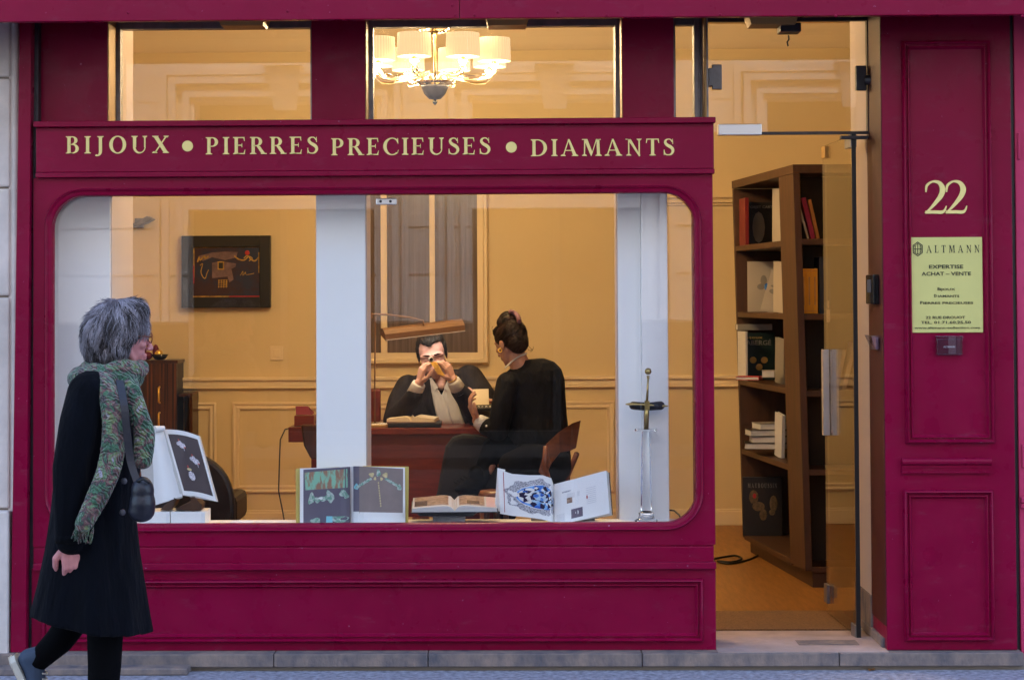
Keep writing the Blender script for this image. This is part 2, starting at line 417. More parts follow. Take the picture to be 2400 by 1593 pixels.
GL = {
 'I': (stem(.17), .34),
 'B': (stem(.17) + bar(.17, .36, 1 - TH / 2) + bar(.17, .38, .53) + bar(.17, .38, TH / 2)
       + arc(.34, .765, .27, .235, .11, .175, -90, 90) + arc(.36, .28, .32, .28, .15, .218, -90, 90), .74),
 'P': (stem(.17) + bar(.17, .36, 1 - TH / 2) + bar(.17, .36, .47) + arc(.34, .72, .31, .28, .14, .218, -90, 90), .70),
 'R': (stem(.17) + bar(.17, .36, 1 - TH / 2) + bar(.17, .38, .49) + arc(.34, .73, .30, .27, .13, .208, -90, 90)
       + [[(.34, .47), (.52, .47), (.80, .03), (.60, .03)], [(.56, 0), (.88, 0), (.88, SF), (.58, SF)]], .84),
 'D': (stem(.17) + bar(.17, .38, 1 - TH / 2) + bar(.17, .38, TH / 2) + arc(.36, .5, .50, .5, .32, .438, -90, 90), .92),
 'E': (stem(.17) + bar(.17, .58, 1 - TH / 2) + bar(.17, .48, .52) + bar(.17, .62, TH / 2)
       + [[(.53, 1), (.60, 1), (.615, .76), (.585, .76)], [(.60, .0), (.645, .26), (.615, .26), (.55, .05)], [(.45, .40), (.48, .40), (.48, .64), (.45, .64)]], .69),
 'O': (arc(.46, .5, .44, .52, .26, .455, 0, 360, n=40), .92),
 'U': (stem(.19, ST, .34, 1, False) + stem(.72, .075, .34, 1, False) + arc(.432, .36, .325, .38, .235, .30, 180, 360, icx=.475), .88),
 'J': (stem(.27, ST, .16, 1, False) + ribbon([(.27, .22), (.255, .02), (.17, -.10), (.06, -.12)], [ST, .15, .10, .06])
       + [[(.0, -.15), (.09, -.17), (.12, -.08), (.03, -.05)]], .48),
 'X': ([[(.04, 1), (.27, 1), (.84, 0), (.61, 0)], [(.70, 1), (.78, 1), (.17, 0), (.09, 0)]] + serif(.16, .32, True) + serif(.72, .26, True)
       + serif(.13, .26, False) + serif(.71, .32, False), .87),
 'C': (arc(.48, .5, .46, .52, .30, .455, 48, 312, icx=.50) + [[(.765, .99), (.80, .99), (.815, .66), (.775, .66)], [(.70, .90), (.79, .86), (.775, .70), (.73, .78)],
       [(.76, .10), (.79, .13), (.835, .30), (.79, .27)]], .84),
 'S': (ribbon([(.50, .80), (.42, .93), (.30, .965), (.17, .91), (.13, .77), (.22, .63), (.38, .52), (.50, .40), (.53, .24), (.44, .08), (.30, .03), (.14, .07), (.07, .22)],
       [.06, .06, .065, .10, .14, .17, .19, .17, .14, .10, .065, .06, .06]) + [[(.50, .98), (.53, .98), (.545, .68), (.505, .68)], [(.05, .02), (.08, .02), (.095, .34), (.045, .34)]], .62),
 'A': ([[(.10, 0), (.165, 0), (.43, .90), (.40, 1)], [(.38, 1), (.47, 1), (.86, 0), (.66, 0)]] + bar(.22, .62, .33, .055) + serif(.13, .26, False) + serif(.76, .34, False), .93),
 'M': ([[(.13, 0), (.19, 0), (.22, 1), (.15, 1)], [(.13, 1), (.32, 1), (.60, .18), (.50, 0)], [(.50, 0), (.54, 0), (.84, 1), (.78, 1)], [(.80, 1), (.95, 1), (.99, 0), (.83, 0)]]
       + serif(.16, .25, False) + serif(.91, .34, False) + [[(.03, 1 - SF), (.25, 1 - SF), (.25, 1), (.03, 1)], [(.80, 1 - SF), (1.03, 1 - SF), (1.03, 1), (.80, 1)]], 1.07),
 'N': ([[(.15, 0), (.215, 0), (.215, 1), (.15, 1)], [(.10, 1), (.28, 1), (.80, .0), (.72, -.04)], [(.70, -.04), (.77, -.04), (.77, 1), (.70, 1)]]
       + serif(.18, .26, False) + serif(.735, .26, True) + [[(.01, 1 - SF), (.28, 1 - SF), (.28, 1), (.01, 1)]], .90),
 'T': (stem(.38, ST, 0, 1, True, False) + bar(.06, .70, 1 - TH / 2) + [[(.03, .74), (.065, .74), (.12, .99), (.05, 1)], [(.695, .74), (.73, .74), (.71, 1), (.64, .99)]], .76),
 'L': (stem(.17) + bar(.17, .62, TH / 2) + [[(.60, .0), (.645, .28), (.615, .28), (.55, .05)]], .66),
 'F': (stem(.17) + bar(.17, .58, 1 - TH / 2) + bar(.17, .46, .52) + [[(.53, 1), (.60, 1), (.615, .74), (.585, .74)], [(.44, .40), (.47, .40), (.47, .64), (.44, .64)]], .62),
 'G': (arc(.48, .5, .46, .52, .30, .455, 48, 300, icx=.50) + stem(.74, .14, 0.05, .44, False, False) + bar(.6, .88, .44, .05)
       + [[(.765, .99), (.80, .99), (.815, .66), (.775, .66)]], .90),
 '2': (ribbon([(.07, .66), (.10, .86), (.26, .98), (.44, .94), (.53, .76), (.48, .55), (.33, .33), (.16, .13), (.045, .02)],
       [.035, .07, .06, .11, .155, .14, .10, .06, .05]) + ribbon([(.05, .05), (.30, .055), (.50, .05), (.58, .11), (.63, .24)], [.085, .10, .10, .06, .02]), .68),
}
def word(mb, text, x0, z0, h, width, y0, dep, mi=None, sx=1.0, T=None):
    """set a word in serif capitals between x0 and x0+width"""
    adv = [GL[c][1] if c in GL else .4 for c in text]
    tot = sum(adv) * h * sx
    gap = (width - tot) / max(1, len(text) - 1)
    x = x0; k = 0
    old = mb.T
    if T is not None: mb.T = T
    for c, a in zip(text, adv):
        if c in GL:
            for pr in GL[c][0]:
                k += 1; yy = y0 - .00012 * (k % 6)
                f = lambda q: (x + q[0] * h * sx, z0 + q[1] * h)
                if pr[0] == 'S': mb.strip([f(q) for q in pr[1]], [f(q) for q in pr[2]], yy, y0 + dep, mi)
                else: mb.prism([f(q) for q in pr], yy, y0 + dep, mi)
        x += a * h * sx + gap
    mb.T = old

def text_into(mb, text, cx, z0, h, y, mi=0, width=None, bold=0, align='CENTER', dep=.0006):
    """small sans lettering from Blender's own outline font, as raised mesh"""
    cu = bpy.data.curves.new('t', 'FONT'); cu.body = text; cu.size = h / .7; cu.align_x = 'LEFT'; cu.extrude = dep; cu.offset = bold
    cu.resolution_u = 2
    o = bpy.data.objects.new('t', cu); COL.objects.link(o)
    dg = bpy.context.evaluated_depsgraph_get(); dg.update()
    me = bpy.data.meshes.new_from_object(o.evaluated_get(dg))
    vs = [v.co.copy() for v in me.vertices]; fs = [tuple(p.vertices) for p in me.polygons]
    bpy.data.objects.remove(o); bpy.data.curves.remove(cu); bpy.data.meshes.remove(me)
    if not vs: return
    xa, xb = min(v.x for v in vs), max(v.x for v in vs)
    k = (width / (xb - xa)) if width else 1
    off = cx - (xa + xb) / 2 * k if align == 'CENTER' else cx - xa * k
    mb.add([(off + v.x * k, y - dep - v.z, z0 + v.y) for v in vs], fs, mi)

def rrect(x0, x1, z0, z1, r, n=10):
    """rounded rectangle, counter-clockwise from bottom right corner"""
    out = []
    for cx, cz, a in ((x1 - r, z0 + r, -90), (x1 - r, z1 - r, 0), (x0 + r, z1 - r, 90), (x0 + r, z0 + r, 180)):
        for i in range(n + 1):
            t = R(a + 90 * i / n); out.append((cx + r * math.cos(t), cz + r * math.sin(t)))
    return out
def moulding(mb, x0, x1, z0, z1, prof, r=0, n=10, mi=None):
    """profile [(inset, y)] swept round a rectangle (mitred) or rounded rectangle"""
    loops = []
    for ins, y in prof:
        if r: L = rrect(x0 + ins, x1 - ins, z0 + ins, z1 - ins, max(r - ins, .002), n)
        else: L = [(x1 - ins, z0 + ins), (x1 - ins, z1 - ins), (x0 + ins, z1 - ins), (x0 + ins, z0 + ins)]
        loops.append([(x, y, z) for x, z in L])
    k = len(loops[0]); v = [p for L in loops for p in L]
    f = [(i * k + j, i * k + (j + 1) % k, (i + 1) * k + (j + 1) % k, (i + 1) * k + j) for i in range(len(loops) - 1) for j in range(k)]
    return mb.add(v, [t[::-1] for t in f], mi)
# ================================================================ GROUND
gx0, gx1 = -9, 9
mb = MB(); mb.box(-14, 14, -2.6, 8, -.3, 0); struct(mb.build('pavement', 'asphalt', kind='structure'))
mb = MB(); mb.box(-14, 14, -2.8, -2.602, -.3, .002); struct(mb.build('kerb', 'step_stone', kind='structure', bevel=.01))
mb = MB(); mb.box(-60, 60, -10.4, -2.802, -.4, -.12); struct(mb.build('road', 'road_tar', kind='structure'))
mb = MB(); mb.box(-60, 60, -12, -10.402, -.4, 0); struct(mb.build('far_pavement', 'far_stone', kind='structure', bevel=.01))
mb = MB(); mb.box(-80, 80, -80, 60, -.9, -.41); struct(mb.build('ground', 'road_tar', kind='structure'))
mb = MB()
YS = -.075
zt = PZ(1531, YS); zb = PZ(1553, YS)
x = gx0; k = 0
segs = [-9, -6, -3.6, PX(640, YS), PX(1000, YS), PX(1500, YS), PX(1960, YS), PX(2392, YS)]
for a, b in zip(segs, segs[1:]):
    mb.box(a + .0015, b - .0015, YS, .30, .018, zt)
struct(mb.build('stone_step', 'step_stone', kind='structure', bevel=.004))
mb = MB(); mb.box(gx0, PX(2385, 0), -.05, .3, -.02, .016); struct(mb.build('step_foundation', 'limestone_joint', kind='structure'))
# older kerb block at the left under the walker's feet
mb = MB(); mb.box(-9, PX(440, -.14), -.155, -.052, .0, .030); struct(mb.build('stone_ledge', 'step_stone', kind='structure', bevel=.006))

def ground_at(px, py):
    d_ = CM @ Vector(((px - 1200) / FPX + SHX * 2400 / FPX, (796.5 - py) / FPX + SHY * 2400 / FPX, -1)); t = -CAMZ / d_.z
    return Vector((d_.x * t, CAMY + d_.y * t, 0))
q = ground_at(2042, 1570); mb = MB(); mb.add([q + Vector(v) for v in ((-.013, -.02, .002), (0, -.026, .007), (.014, -.006, .003), (.017, .02, .009), (.002, .028, .004), (-.012, .012, .008), (0, 0, .001))], [(0, 1, 6), (1, 2, 6), (2, 3, 6), (3, 4, 6), (4, 5, 6), (5, 0, 6)])
tag(mb.build('dry_leaf', 'leaf_brown'), 'small curled orange-brown leaf on the pavement below the doorway', 'leaf')
q = ground_at(1677, 1566); mb = MB(); mb.tube([q + Vector((-.012, 0, .004)), q + Vector((.012, .004, .004))], .004, 8)
tag(mb.build('cigarette_end', 'cream_paper_end'), 'tiny pale cigarette end on the pavement left of the doorway', 'litter')
# ================================================================ SHOP FRONT
shop = thing('shop_front', 'burgundy painted wooden shop front with gilt lettering over a rounded display window', 'shop front', (0, 0, 0))
def part(mb, name, m, **k): return mb.build(name, m, shop, **k)

# lintel fascia
YL = -.44
zl = PZ(43, YL)
mb = MB()
xs = PX(1077, YL, 20)
mb.box(-9, xs - .0012, YL, YL + .04, zl, zl + .75); mb.box(xs + .0012, 9, YL, YL + .04, zl, zl + .75); mb.box(-9, 9, YL + .0405, .30, zl + .11, zl + .75)
lint = part(mb, 'fascia', 'burgundy_paint', bevel=.003)
mb = MB()
for px, py in ((674, 27), (1060, 13), (1067, 36), (1112, 36), (1307, 29), (1422, 36), (1688, 35), (1959, 38), (300, 30), (2396, 38)):
    p = P(px, py, YL); mb = MB(); mb.ball(p, (.006, .004, .006), 10); mb.build('rivet', 'burgundy_paint', lint, smooth=True)
zl0 = zl; zl = zl + .11
# lamp boxes tucked under the fascia
for a, b, yb in ((510, 632, 60), (1132, 1244, 64), (1745, 1872, 66)):
    m2 = MB(); z0 = PZ(yb, .12)
    xa, xb = PX(a + 12, .12, 60), PX(b - 12, .12, 60)
    m2.hexa([(xa, .06, z0), (xb, .06, z0), (xb, .20, z0), (xa, .20, z0), (xa - .02, .04, zl - .0), (xb + .02, .04, zl), (xb + .02, .22, zl), (xa - .02, .22, zl)])
    m2.build('soffit_box', 'reveal_tan', lint)

# outer left strip
mb = MB()
mb.hexa([(PX(24, -.03, 1515), -.03, zt), (PX(60, -.03, 1515), -.03, zt), (PX(60, -.03, 1515), .1, zt), (PX(24, -.03, 1515), .1, zt),
         (PX(46, -.03, 43), -.03, zl), (PX(74, -.03, 43), -.03, zl), (PX(74, -.03, 43), .1, zl), (PX(46, -.03, 43), .1, zl)])
part(mb, 'side_strip', 'burgundy_paint', bevel=.003)
XL0, XL1 = PX(64, 0, 1515), PX(1673, 0)
mb = MB(); mb.box(PX(58, .03, 1000), PX(90, .03, 1000), .022, .12, zt, zl); part(mb, 'side_backing', 'dark_frame')

# transom level posts (set back a little) 
YP = .07
zs_top = PZ(281, -.02, 860)
def post(a, b, py=150, y=YP):
    m_ = MB(); m_.box(PX(a, y, py), PX(b, y, py), y, .30, zs_top - .02, zl); return part(m_, 'transom_post', 'burgundy_paint', bevel=.002)
post(76, 252); post(730, 856); post(1459, 1579)
# transom reveals, golden room reflection painted into their tan, and metal frames
YG = .26
def transom(a, b, zb_, lf=True, rf=True):
    xa, xb = PX(a, YP, 150), PX(b, YP, 150)
    m_ = MB()
    if xa < 0: m_.box(xa - .002, xa + .004, YP + .006, YG - .03, zb_, zl)
    else: pass
    if m_.v and xb > 0: part(m_, 'reveal', 'reveal_tan'); m_ = MB()
    if xb > 0 and rf: m_.box(xb - .004, xb + .002, YP + .006, YG - .03, zb_, zl)
    if m_.v: part(m_, 'reveal', 'reveal_tan')
    f = MB(); w = .022
    f.box(xa - .01, xa + w, YG - .03, YG + .03, zb_ - .05, zl)
    f.box(xb - w, xb + .01, YG - .03, YG + .03, zb_ - .05, zl)
    z1 = PZ(62, YG - .03)
    f.box(xa + w, xb - w, YG - .028, YG + .028, z1, z1 + .03)
    f.box(xa + w, xb - w, YG - .012, YG + .028, z1 + .032, z1 + .12)
    fr = part(f, 'transom_frame', 'grey_metal', bevel=.002)
    g = MB(); g.box(xa + w, xb - w, YG - .004, YG + .004, zb_ - .05, z1); g.build('pane', 'window_glass', fr)
transom(252, 730, zs_top); transom(856, 1459, zs_top); transom(1579, 1655, zs_top)
m_ = MB(); xg = PX(1627, YG - .05, 150); xh = PX(1660, YG - .05, 150)
m_.box(xg, xh, YG - .05, YG + .035, PZ(292, YG), zl); m_.box(xg + .018, xg + .026, YG - .056, YG - .05, PZ(292, YG), zl)
m_.box(xh - .02, xh - .012, YG - .056, YG - .05, PZ(292, YG), zl)
part(m_, 'door_mullion', 'grey_metal', bevel=.003)

# sign board
YB = -.02
xb0, xb1 = PX(84, YB, 340), PX(1673, YB, 340)
zA, zB_ = PZ(292, YB), PZ(398, YB)
mb = MB(); mb.box(xb0, xb1, YB, .24, zB_, zA)
mb.box(xb0 - .004, xb1 + .006, YB - .028, .246, zA, zs_top)           # cap
sb = part(mb, 'sign_board', 'burgundy_paint', bevel=.003)
mb = MB(); mb.box(xb0, xb1 + .002, YB - .008, .2, PZ(410, YB), zB_ - .001); part(mb, 'sign_ledge', 'burgundy_paint', bevel=.003)
lt = MB(); YW = YB - .0035
for w_, a, b in (('BIJOUX', 154, 396), ('PIERRES', 482, 746), ('PRECIEUSES', 776, 1150), ('DIAMANTS', 1244, 1581)):
    mid = (a + b) / 2
    t = PZ(317.5 + mid * .0060, YW, mid); h = .0745
    zb0 = PZ(358 + mid * .0052, YW, mid)
    lt = MB(); word(lt, w_, PX(a, YW, 340), zb0, t - zb0, PX(b, YW, 340) - PX(a, YW, 340), YW, .003, sx=1.12); lt.build('lettering', 'sign_gold', sb, label='gilt serif capitals reading ' + w_)
for cx_ in (439.5, 1198.5):
    p = P(cx_, 341 + cx_ * .0035, YW)
    lt = MB(); lt.lathe([(0.0001, 0), (.0228, 0), (.0228, .003)], p, 28, axis=(0, 1, 0)); lt.build('gilt_dot', 'sign_gold', sb)

# display window surround with a rounded opening
wx0, wx1 = PX(122, 0), PX(1630, 0)
wz1, wz0 = PZ(455, 0, 870), PZ(1227, 0, 870)
ox0, ox1, oz1, oz0 = PX(78, 0), XL1, PZ(411, 0), PZ(1277, 0)
mb = MB()
inner = rrect(wx0, wx1, wz0, wz1, .135, 12)
outer = []
for i, c in enumerate(((ox1, oz0), (ox1, oz1), (ox0, oz1), (ox0, oz0))): outer += [c] * 13
n = len(inner)
v = [(x, 0, z) for x, z in outer] + [(x, 0, z) for x, z in inner] + [(x, .05, z) for x, z in inner]
f = []
for i in range(n):
    j = (i + 1) % n
    if outer[i] == outer[j]: f.append((i, n + j, n + i))
    else: f.append((i, j, n + j, n + i))
    f.append((n + i, n + j, 2 * n + j, 2 * n + i))
mb.add(v, f)
mb.box(ox0, ox0 + .02, .002, .26, oz0, oz1); mb.box(wx1 + .012, ox1, .002, .28, oz0, oz1)
mb.box(ox0, ox1, .06, .26, wz1 + .01, oz1); 
sur = part(mb, 'window_surround', 'burgundy_paint')
mb = MB()
moulding(mb, wx0 - .030, wx1 + .030, wz0 - .030, wz1 + .030,
         [(0, .0), (.001, -.012), (.005, -.018), (.010, -.014), (.014, -.007), (.026, -.006), (.030, -.002), (.0325, .03)], r=.16, n=14)
mb.build('bead_moulding', 'burgundy_paint', sur, auto=50)
mb = MB(); mb.box(wx0 - .01, wx1 + .008, .050, .058, wz0 - .01, wz1 + .01)
wg = part(mb, 'display_window', 'window_glass', label='large plate glass pane of the display window')
mb = MB(); p0, p1 = P(881, 465, .045), P(930, 480, .045)
mb.box(p0.x, p1.x, .038, .049, p1.z, p0.z)
lk = mb.build('glass_clamp', 'steel', wg, bevel=.004)
for q in (892, 915): mb = MB(); mb.ball(P(q, 472, .037), (.006, .003, .006), 10); mb.build('screw', 'dark_frame', lk, smooth=True)

# boards and mouldings under the window
mb = MB()
def hb(py0, py1, y, x0=78, x1=1673): mb.box(PX(x0, y, py0), PX(x1, y, py0) , y, .26, PZ(py1, y), PZ(py0, y))
hb(1281, 1320, .0); hb(1277, 1281, .004)
mb.box(PX(78, -.026), PX(1673, -.026) + .003, -.026, .26, PZ(1334, -.026), PZ(1318, -.026))
part(mb, 'apron_board', 'burgundy_paint', bevel=.003)
mb = MB()
zlo = zt
xq0, xq1 = PX(74, .004, 1400), XL1
mb.box(xq0, xq1, .004, .26, zlo, PZ(1334, .004) + .01)
base = part(mb, 'base_board', 'burgundy_paint', bevel=.002)
PROF = [(0, .004), (.001, -.010), (.004, -.020), (.009, -.023), (.013, -.018), (.016, -.006), (.021, -.005), (.023, -.013), (.027, -.014), (.031, -.007), (.034, .001), (.036, .0025)]
mb = MB()
moulding(mb, PX(98, 0, 1420), PX(1648, 0, 1420), PZ(1503, 0), PZ(1356, 0), PROF)
mb.build('panel_moulding', 'burgundy_paint', base, auto=50)

# right-hand pilaster with its raised panels
YR = -.02
rx0, rx1 = PX(2072, YR), PX(2376, YR)
mb = MB(); mb.box(rx0, rx1, YR, .29, zt + .002, zl)
pil = part(mb, 'pilaster', 'burgundy_paint', bevel=.003)
mb = MB(); mb.box(rx1 + .004, rx1 + .018, .01, .29, zt, zl); mb.build('edge_gap', 'black', pil)
def shift(pr, d, s=1): return [(a * s, b + d) for a, b in pr]
PR2 = shift(PROF, YR - .004)
for a, b, t, bt in ((2117, 2325, 96, 1038), (2118, 2328, 1147, 1500)):
    m_ = MB(); moulding(m_, PX(a, YR, (t + bt) / 2), PX(b, YR, (t + bt) / 2), PZ(bt, YR, 2220), PZ(t, YR, 2220), PR2, mi=0)
    m_.build('panel_moulding', 'burgundy_paint', pil, auto=50)
mb = MB()
xa, xb = PX(2116, -.05, 1090), PX(2326, -.05, 1090); z0, z1 = PZ(1108, -.03, 2220), PZ(1074, -.05, 2220)
mb.tube([(xa, YR - .012, z1 - .014), (xb, YR - .012, z1 - .014)], .0145, 16)
mb.box(xa, xb, YR - .012, YR, z1 - .040, z1 - .016); mb.box(xa, xb, YR - .016, YR, z0, z0 + .006); mb.box(xa, xb, YR - .008, YR, z0 + .006, z1 - .04)
mb.build('bar_moulding', 'burgundy_paint', pil, auto=45)
mb = MB(); word(mb, '22', PX(2164, YR, 465), PZ(501, YR - .003, 2218), PZ(424, YR - .003, 2218) - PZ(501, YR - .003, 2218), PX(2272, YR, 465) - PX(2166, YR, 465), YR - .004, .004, sx=1.10)
mb.build('house_number', 'sign_gold', pil, label='gilt house number 22')
# reveal of the doorway: burgundy cheek, then white plaster
mb = MB(); mb.box(rx0 + .003, rx0 + .02, .29, .30, zt, zl); mb.build('reveal_edge', 'dark_frame', pil)

mb = MB(); mb.box(rx0 - .003, rx0 - .0005, YR + .004, .298, zt + .1, zl); part(mb, 'cheek_shade_sheet', 'cheek_shade')  # thin sheet over the burgundy cheek, shade put into its colour
# wall plaque
ax, bx = PX(2133, YR, 660), PX(2302, YR, 660); az, bz = PZ(779, YR, 2218), PZ(556, YR, 2218)
pl = thing('wall_plaque', 'pale yellow plaque with dark lettering under the number on the right pilaster', 'plaque', ((ax + bx) / 2, YR, az))
mb = MB(); mb.box(ax, bx, YR - .007, YR - .001, az, bz); mb.build('plate', 'plaque_yellow', pl, bevel=.001)
ln = MB(); yt = YR - .0075
U = (bx - ax) / 169.0                      # one photo pixel
X = lambda px: ax + (px - 2133) * U
Zp = lambda py: bz - (py - 556) * U
word(ln, 'ALTMANN', X(2171), Zp(592.5), 17.5 * U, X(2296) - X(2171), yt, .0004, sx=.8)
def tl(t, cx, py, h, wd, bold=.0003): text_into(ln, t, X(cx), Zp(py), h * U, yt, width=wd * U, bold=bold * h / 8)
tl('EXPERTISE', 2217, 629.5, 8.5, 80); tl('ACHAT \u2013 VENTE', 2217, 646, 8.5, 116)
tl('B', 2199, 681, 7, 5.5); tl('IJOUX', 2220, 681, 5.2, 35)
tl('D', 2191, 697, 7, 6); tl('IAMANTS', 2222, 697, 5.2, 50)
tl('P', 2158, 713, 7, 5.5); tl('IERRES PRECIEUSES', 2221, 713, 5.2, 117)
tl('22 RUE DROUOT', 2214, 747.5, 6.2, 92); tl('TEL. 01.71.60.25.50', 2215, 759, 6.2, 117); tl('www.altmann-collection.com', 2218, 771, 5.0, 153, .0002)
# hexagonal emblem
hc = (X(2151), Zp(583.5)); hr, hw = 17.5 * U, 11.6 * U
hexo = [(hc[0], hc[1] + hr), (hc[0] + hw, hc[1] + hr * .52), (hc[0] + hw, hc[1] - hr * .52), (hc[0], hc[1] - hr), (hc[0] - hw, hc[1] - hr * .52), (hc[0] - hw, hc[1] + hr * .52)]
sc_ = lambda k: [(hc[0] + (x - hc[0]) * k, hc[1] + (z - hc[1]) * k) for x, z in hexo]
ln.strip(hexo, sc_(.86), yt - .0005, yt + .0002, closed=True)
ln.strip(sc_(.78), sc_(.70), yt - .0005, yt + .0002, closed=True)
u = U
for k_, (a, b, c, d) in enumerate(((-1, -13, .6, 13), (-9, -.9, 9, .7), (-6.5, -8, -5, 8), (5, -8, 6.5, 8))):
    ln.box(hc[0] + a * u, hc[0] + c * u, yt - .0007 - .0001 * k_, yt + .0002, hc[1] + b * u, hc[1] + d * u)
ln.build('lettering', 'ink', pl)

# card holder below the plaque
ax, bx = PX(2191, YR, 805), PX(2252, YR, 805); az, bz = PZ(829, YR, 2220), PZ(787, YR, 2220)
ch = thing('card_holder', 'small clear acrylic holder of burgundy cards below the yellow plaque', 'card holder', ((ax + bx) / 2, YR, az))
mb = MB()
mb.box(ax, ax + .003, YR - .03, YR, az, bz - .004); mb.box(bx - .003, bx, YR - .03, YR, az, bz - .004)
mb.box(ax, bx, YR - .03, YR, az - .003, az); mb.box(ax + .003, bx - .003, YR - .030, YR - .0275, az, bz - .012)
mb.box(ax - .003, bx + .003, YR - .034, YR, bz - .004, bz)
mb.box(ax - .003, bx + .003, YR - .037, YR - .034, bz - .014, bz)
mb.build('case', 'acrylic', ch, bevel=.001)
mb = MB(); mb.box(ax + .007, bx - .007, YR - .022, YR - .006, az + .003, bz - .010); mb.build('cards', 'red_cloth', ch)
mb = MB(); text_into(mb, 'ALTMANN', (ax + bx) / 2, az + .026, .0075, YR - .0225, width=.048, bold=.0002); mb.build('lettering', 'white_paper', ch)

# ================================================================ LEFT NEIGHBOUR: dressed stone pier
nl = thing('stone_pier', 'pale dressed limestone pier of the neighbouring house, left of the burgundy front', 'wall', (-2.2, .02, 0))
mb = MB()
YN = 0.0
xe = PX(22, YN, 900)
jz = [-.02, PZ(1193, YN, 30), PZ(695, YN, 30), PZ(440, YN, 30), PZ(182, YN, 30), zl]
mb.box(-9, PX(19, -.04, 1350), -.045, .3, .0, jz[1] - .004)
for a, b in zip(jz[1:], jz[2:]): mb.box(-9, xe, YN, .3, a + .004, b - .004)
mb.build('blocks', 'limestone', nl, bevel=.008)
mb = MB(); mb.box(-8.9, xe - .008, YN + .012, .28, 0, zl); mb.build('joints', 'limestone_joint', nl)
mb = MB(); xs0, xs1 = PX(25, .0, 900), PX(43, 0, 900)
mb.box(xs0 - .012, xs1 - .01, .01, .28, jz[1] - .01, zl)
mb.tube([((xs0 + xs1) / 2 - .002, .018, jz[1]), ((xs0 + xs1) / 2 - .002, .018, zl)], (xs1 - xs0) * .5, 16)
mb.build('roll_moulding', 'limestone', nl, auto=50)
# weep of the wall above the fascia and the storeys over it: keeps the sky off the front as the real house does
up = thing('upper_house', 'upper storeys of pale stone above the burgundy fascia', 'building', (0, 0, 3.2))
mb = MB(); mb.box(-12, 12, .05, 9.5, zl0 + .75, 16.5); mb.build('wall', 'limestone', up)

# ================================================================ RIGHT NEIGHBOUR: crimson rendered front
nr = thing('crimson_pilaster', 'worn crimson painted pilaster of the next shop, at the right edge', 'wall', (2.2, 0, 0))
x0 = rx1 + .02
mb = MB(); mb.box(x0, 9, .0, .3, .03, zl - .001)
mb.box(x0 + .01, x0 + .02, -.012, 0, PZ(375, 0, 2380), PZ(312, 0, 2380))
mb.box(x0 + .003, 9, -.03, -.0005, PZ(1176, 0, 2380), PZ(1163, 0, 2380)); mb.box(x0 + .003, 9, -.018, -.0005, PZ(1190, 0, 2380), PZ(1178, 0, 2380))
mb.box(x0 + .012, 9, -.012, -.0006, PZ(1095, 0, 2380), PZ(1040, 0, 2380))
mb.build('wall', 'crimson_paint', nr, bevel=.004)
mb = MB(); mb.box(x0 - .01, 9, -.03, .3, .0, .028); mb.build('foot', 'limestone_joint', nr)

# ================================================================ DOORWAY
XR = rx0                                   # right cheek plane of the doorway
mb = MB()
zin = .055                                 # threshold level
mb.box(XL1 - .02, XR + .02, .30, .56, .0, zin)
struct(mb.build('threshold', 'threshold_stone', kind='structure'))
mb = MB(); mb.box(XL1 + .002, XR - .001, -.06, .30, zt, zt + .003); struct(mb.build('threshold_slab', 'threshold_stone', kind='structure'))
mb = MB()
a = P(1868, 1494, .1); mb.box(PX(1870, .12, 1500), PX(2012, .12, 1500), .09, .20, zt + .004, zt + .006)
tag(mb.build('floor_spring_plate', 'step_stone', bevel=.002), 'dull metal floor spring plate let into the threshold stone', 'floor plate')
rv = thing('door_reveal', 'white plastered return beside the glass door, with grey stone skirting', 'wall', (XR, .3, 0))
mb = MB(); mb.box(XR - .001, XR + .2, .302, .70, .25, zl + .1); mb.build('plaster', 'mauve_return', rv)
mb = MB(); mb.box(XR - .012, XR + .19, .03, .70, zt + .003, .115); mb.box(XR - .008, XR + .19, .302, .70, .115, .25); mb.build('skirting', 'step_stone', rv, bevel=.003)

# glass door, standing open inwards
hx, hy = PX(2010, .27, 1300), .27
fx, fy = PX(1940, .92, 1400), .92
fx2 = PX(1941, .92, 500)
hx2 = PX(2007, .27, 400)
dr = thing('glass_door', 'frameless glass shop door standing open inwards with a steel bar handle', 'door', (hx, hy, .07))
zd1 = 2.235
d = Vector((fx - hx, fy - hy, 0)); d.normalize(); nn = Vector((-d.y, d.x, 0))
def dpt(t, off, z): 
    q = Vector((hx, hy, 0)) + d * t + nn * off; return (q.x, q.y, z)
L_ = (Vector((fx, fy, 0)) - Vector((hx, hy, 0))).length
def dbox(m_, t0, t1, o0, o1, z0, z1, mi=None):
    m_.hexa([dpt(t0, o0, z0), dpt(t1, o0, z0), dpt(t1, o1, z0), dpt(t0, o1, z0), dpt(t0, o0, z1), dpt(t1, o0, z1), dpt(t1, o1, z1), dpt(t0, o1, z1)], mi)
mb = MB(); dbox(mb, .004, L_, -.005, .005, .075, zd1); mb.build('pane', 'door_glass', dr)
mb = MB(); dbox(mb, -.006, .0035, -.009, .009, .07, zd1 + .01); mb.build('edge_seal', 'black', dr)
mb = MB(); dbox(mb, .0, .09, -.013, -.0052, .072, .125); dbox(mb, .0, .09, .0052, .013, .072, .125)
mb.build('patch_fitting', 'grey_metal', dr, bevel=.002)
mb = MB(); dbox(mb, .0, .12, -.014, -.0052, zd1 - .055, zd1 + .001); dbox(mb, .0, .12, .0052, .014, zd1 - .055, zd1 + .001)
mb.build('patch_fitting', 'grey_metal', dr, bevel=.002)
mb = MB(); dbox(mb, L_ - .10, L_ - .02, -.014, -.0052, zd1 - .06, zd1 - .005); dbox(mb, L_ - .10, L_ - .02, .0052, .014, zd1 - .06, zd1 - .005)
mb.build('top_fitting', 'brass', dr, bevel=.002)
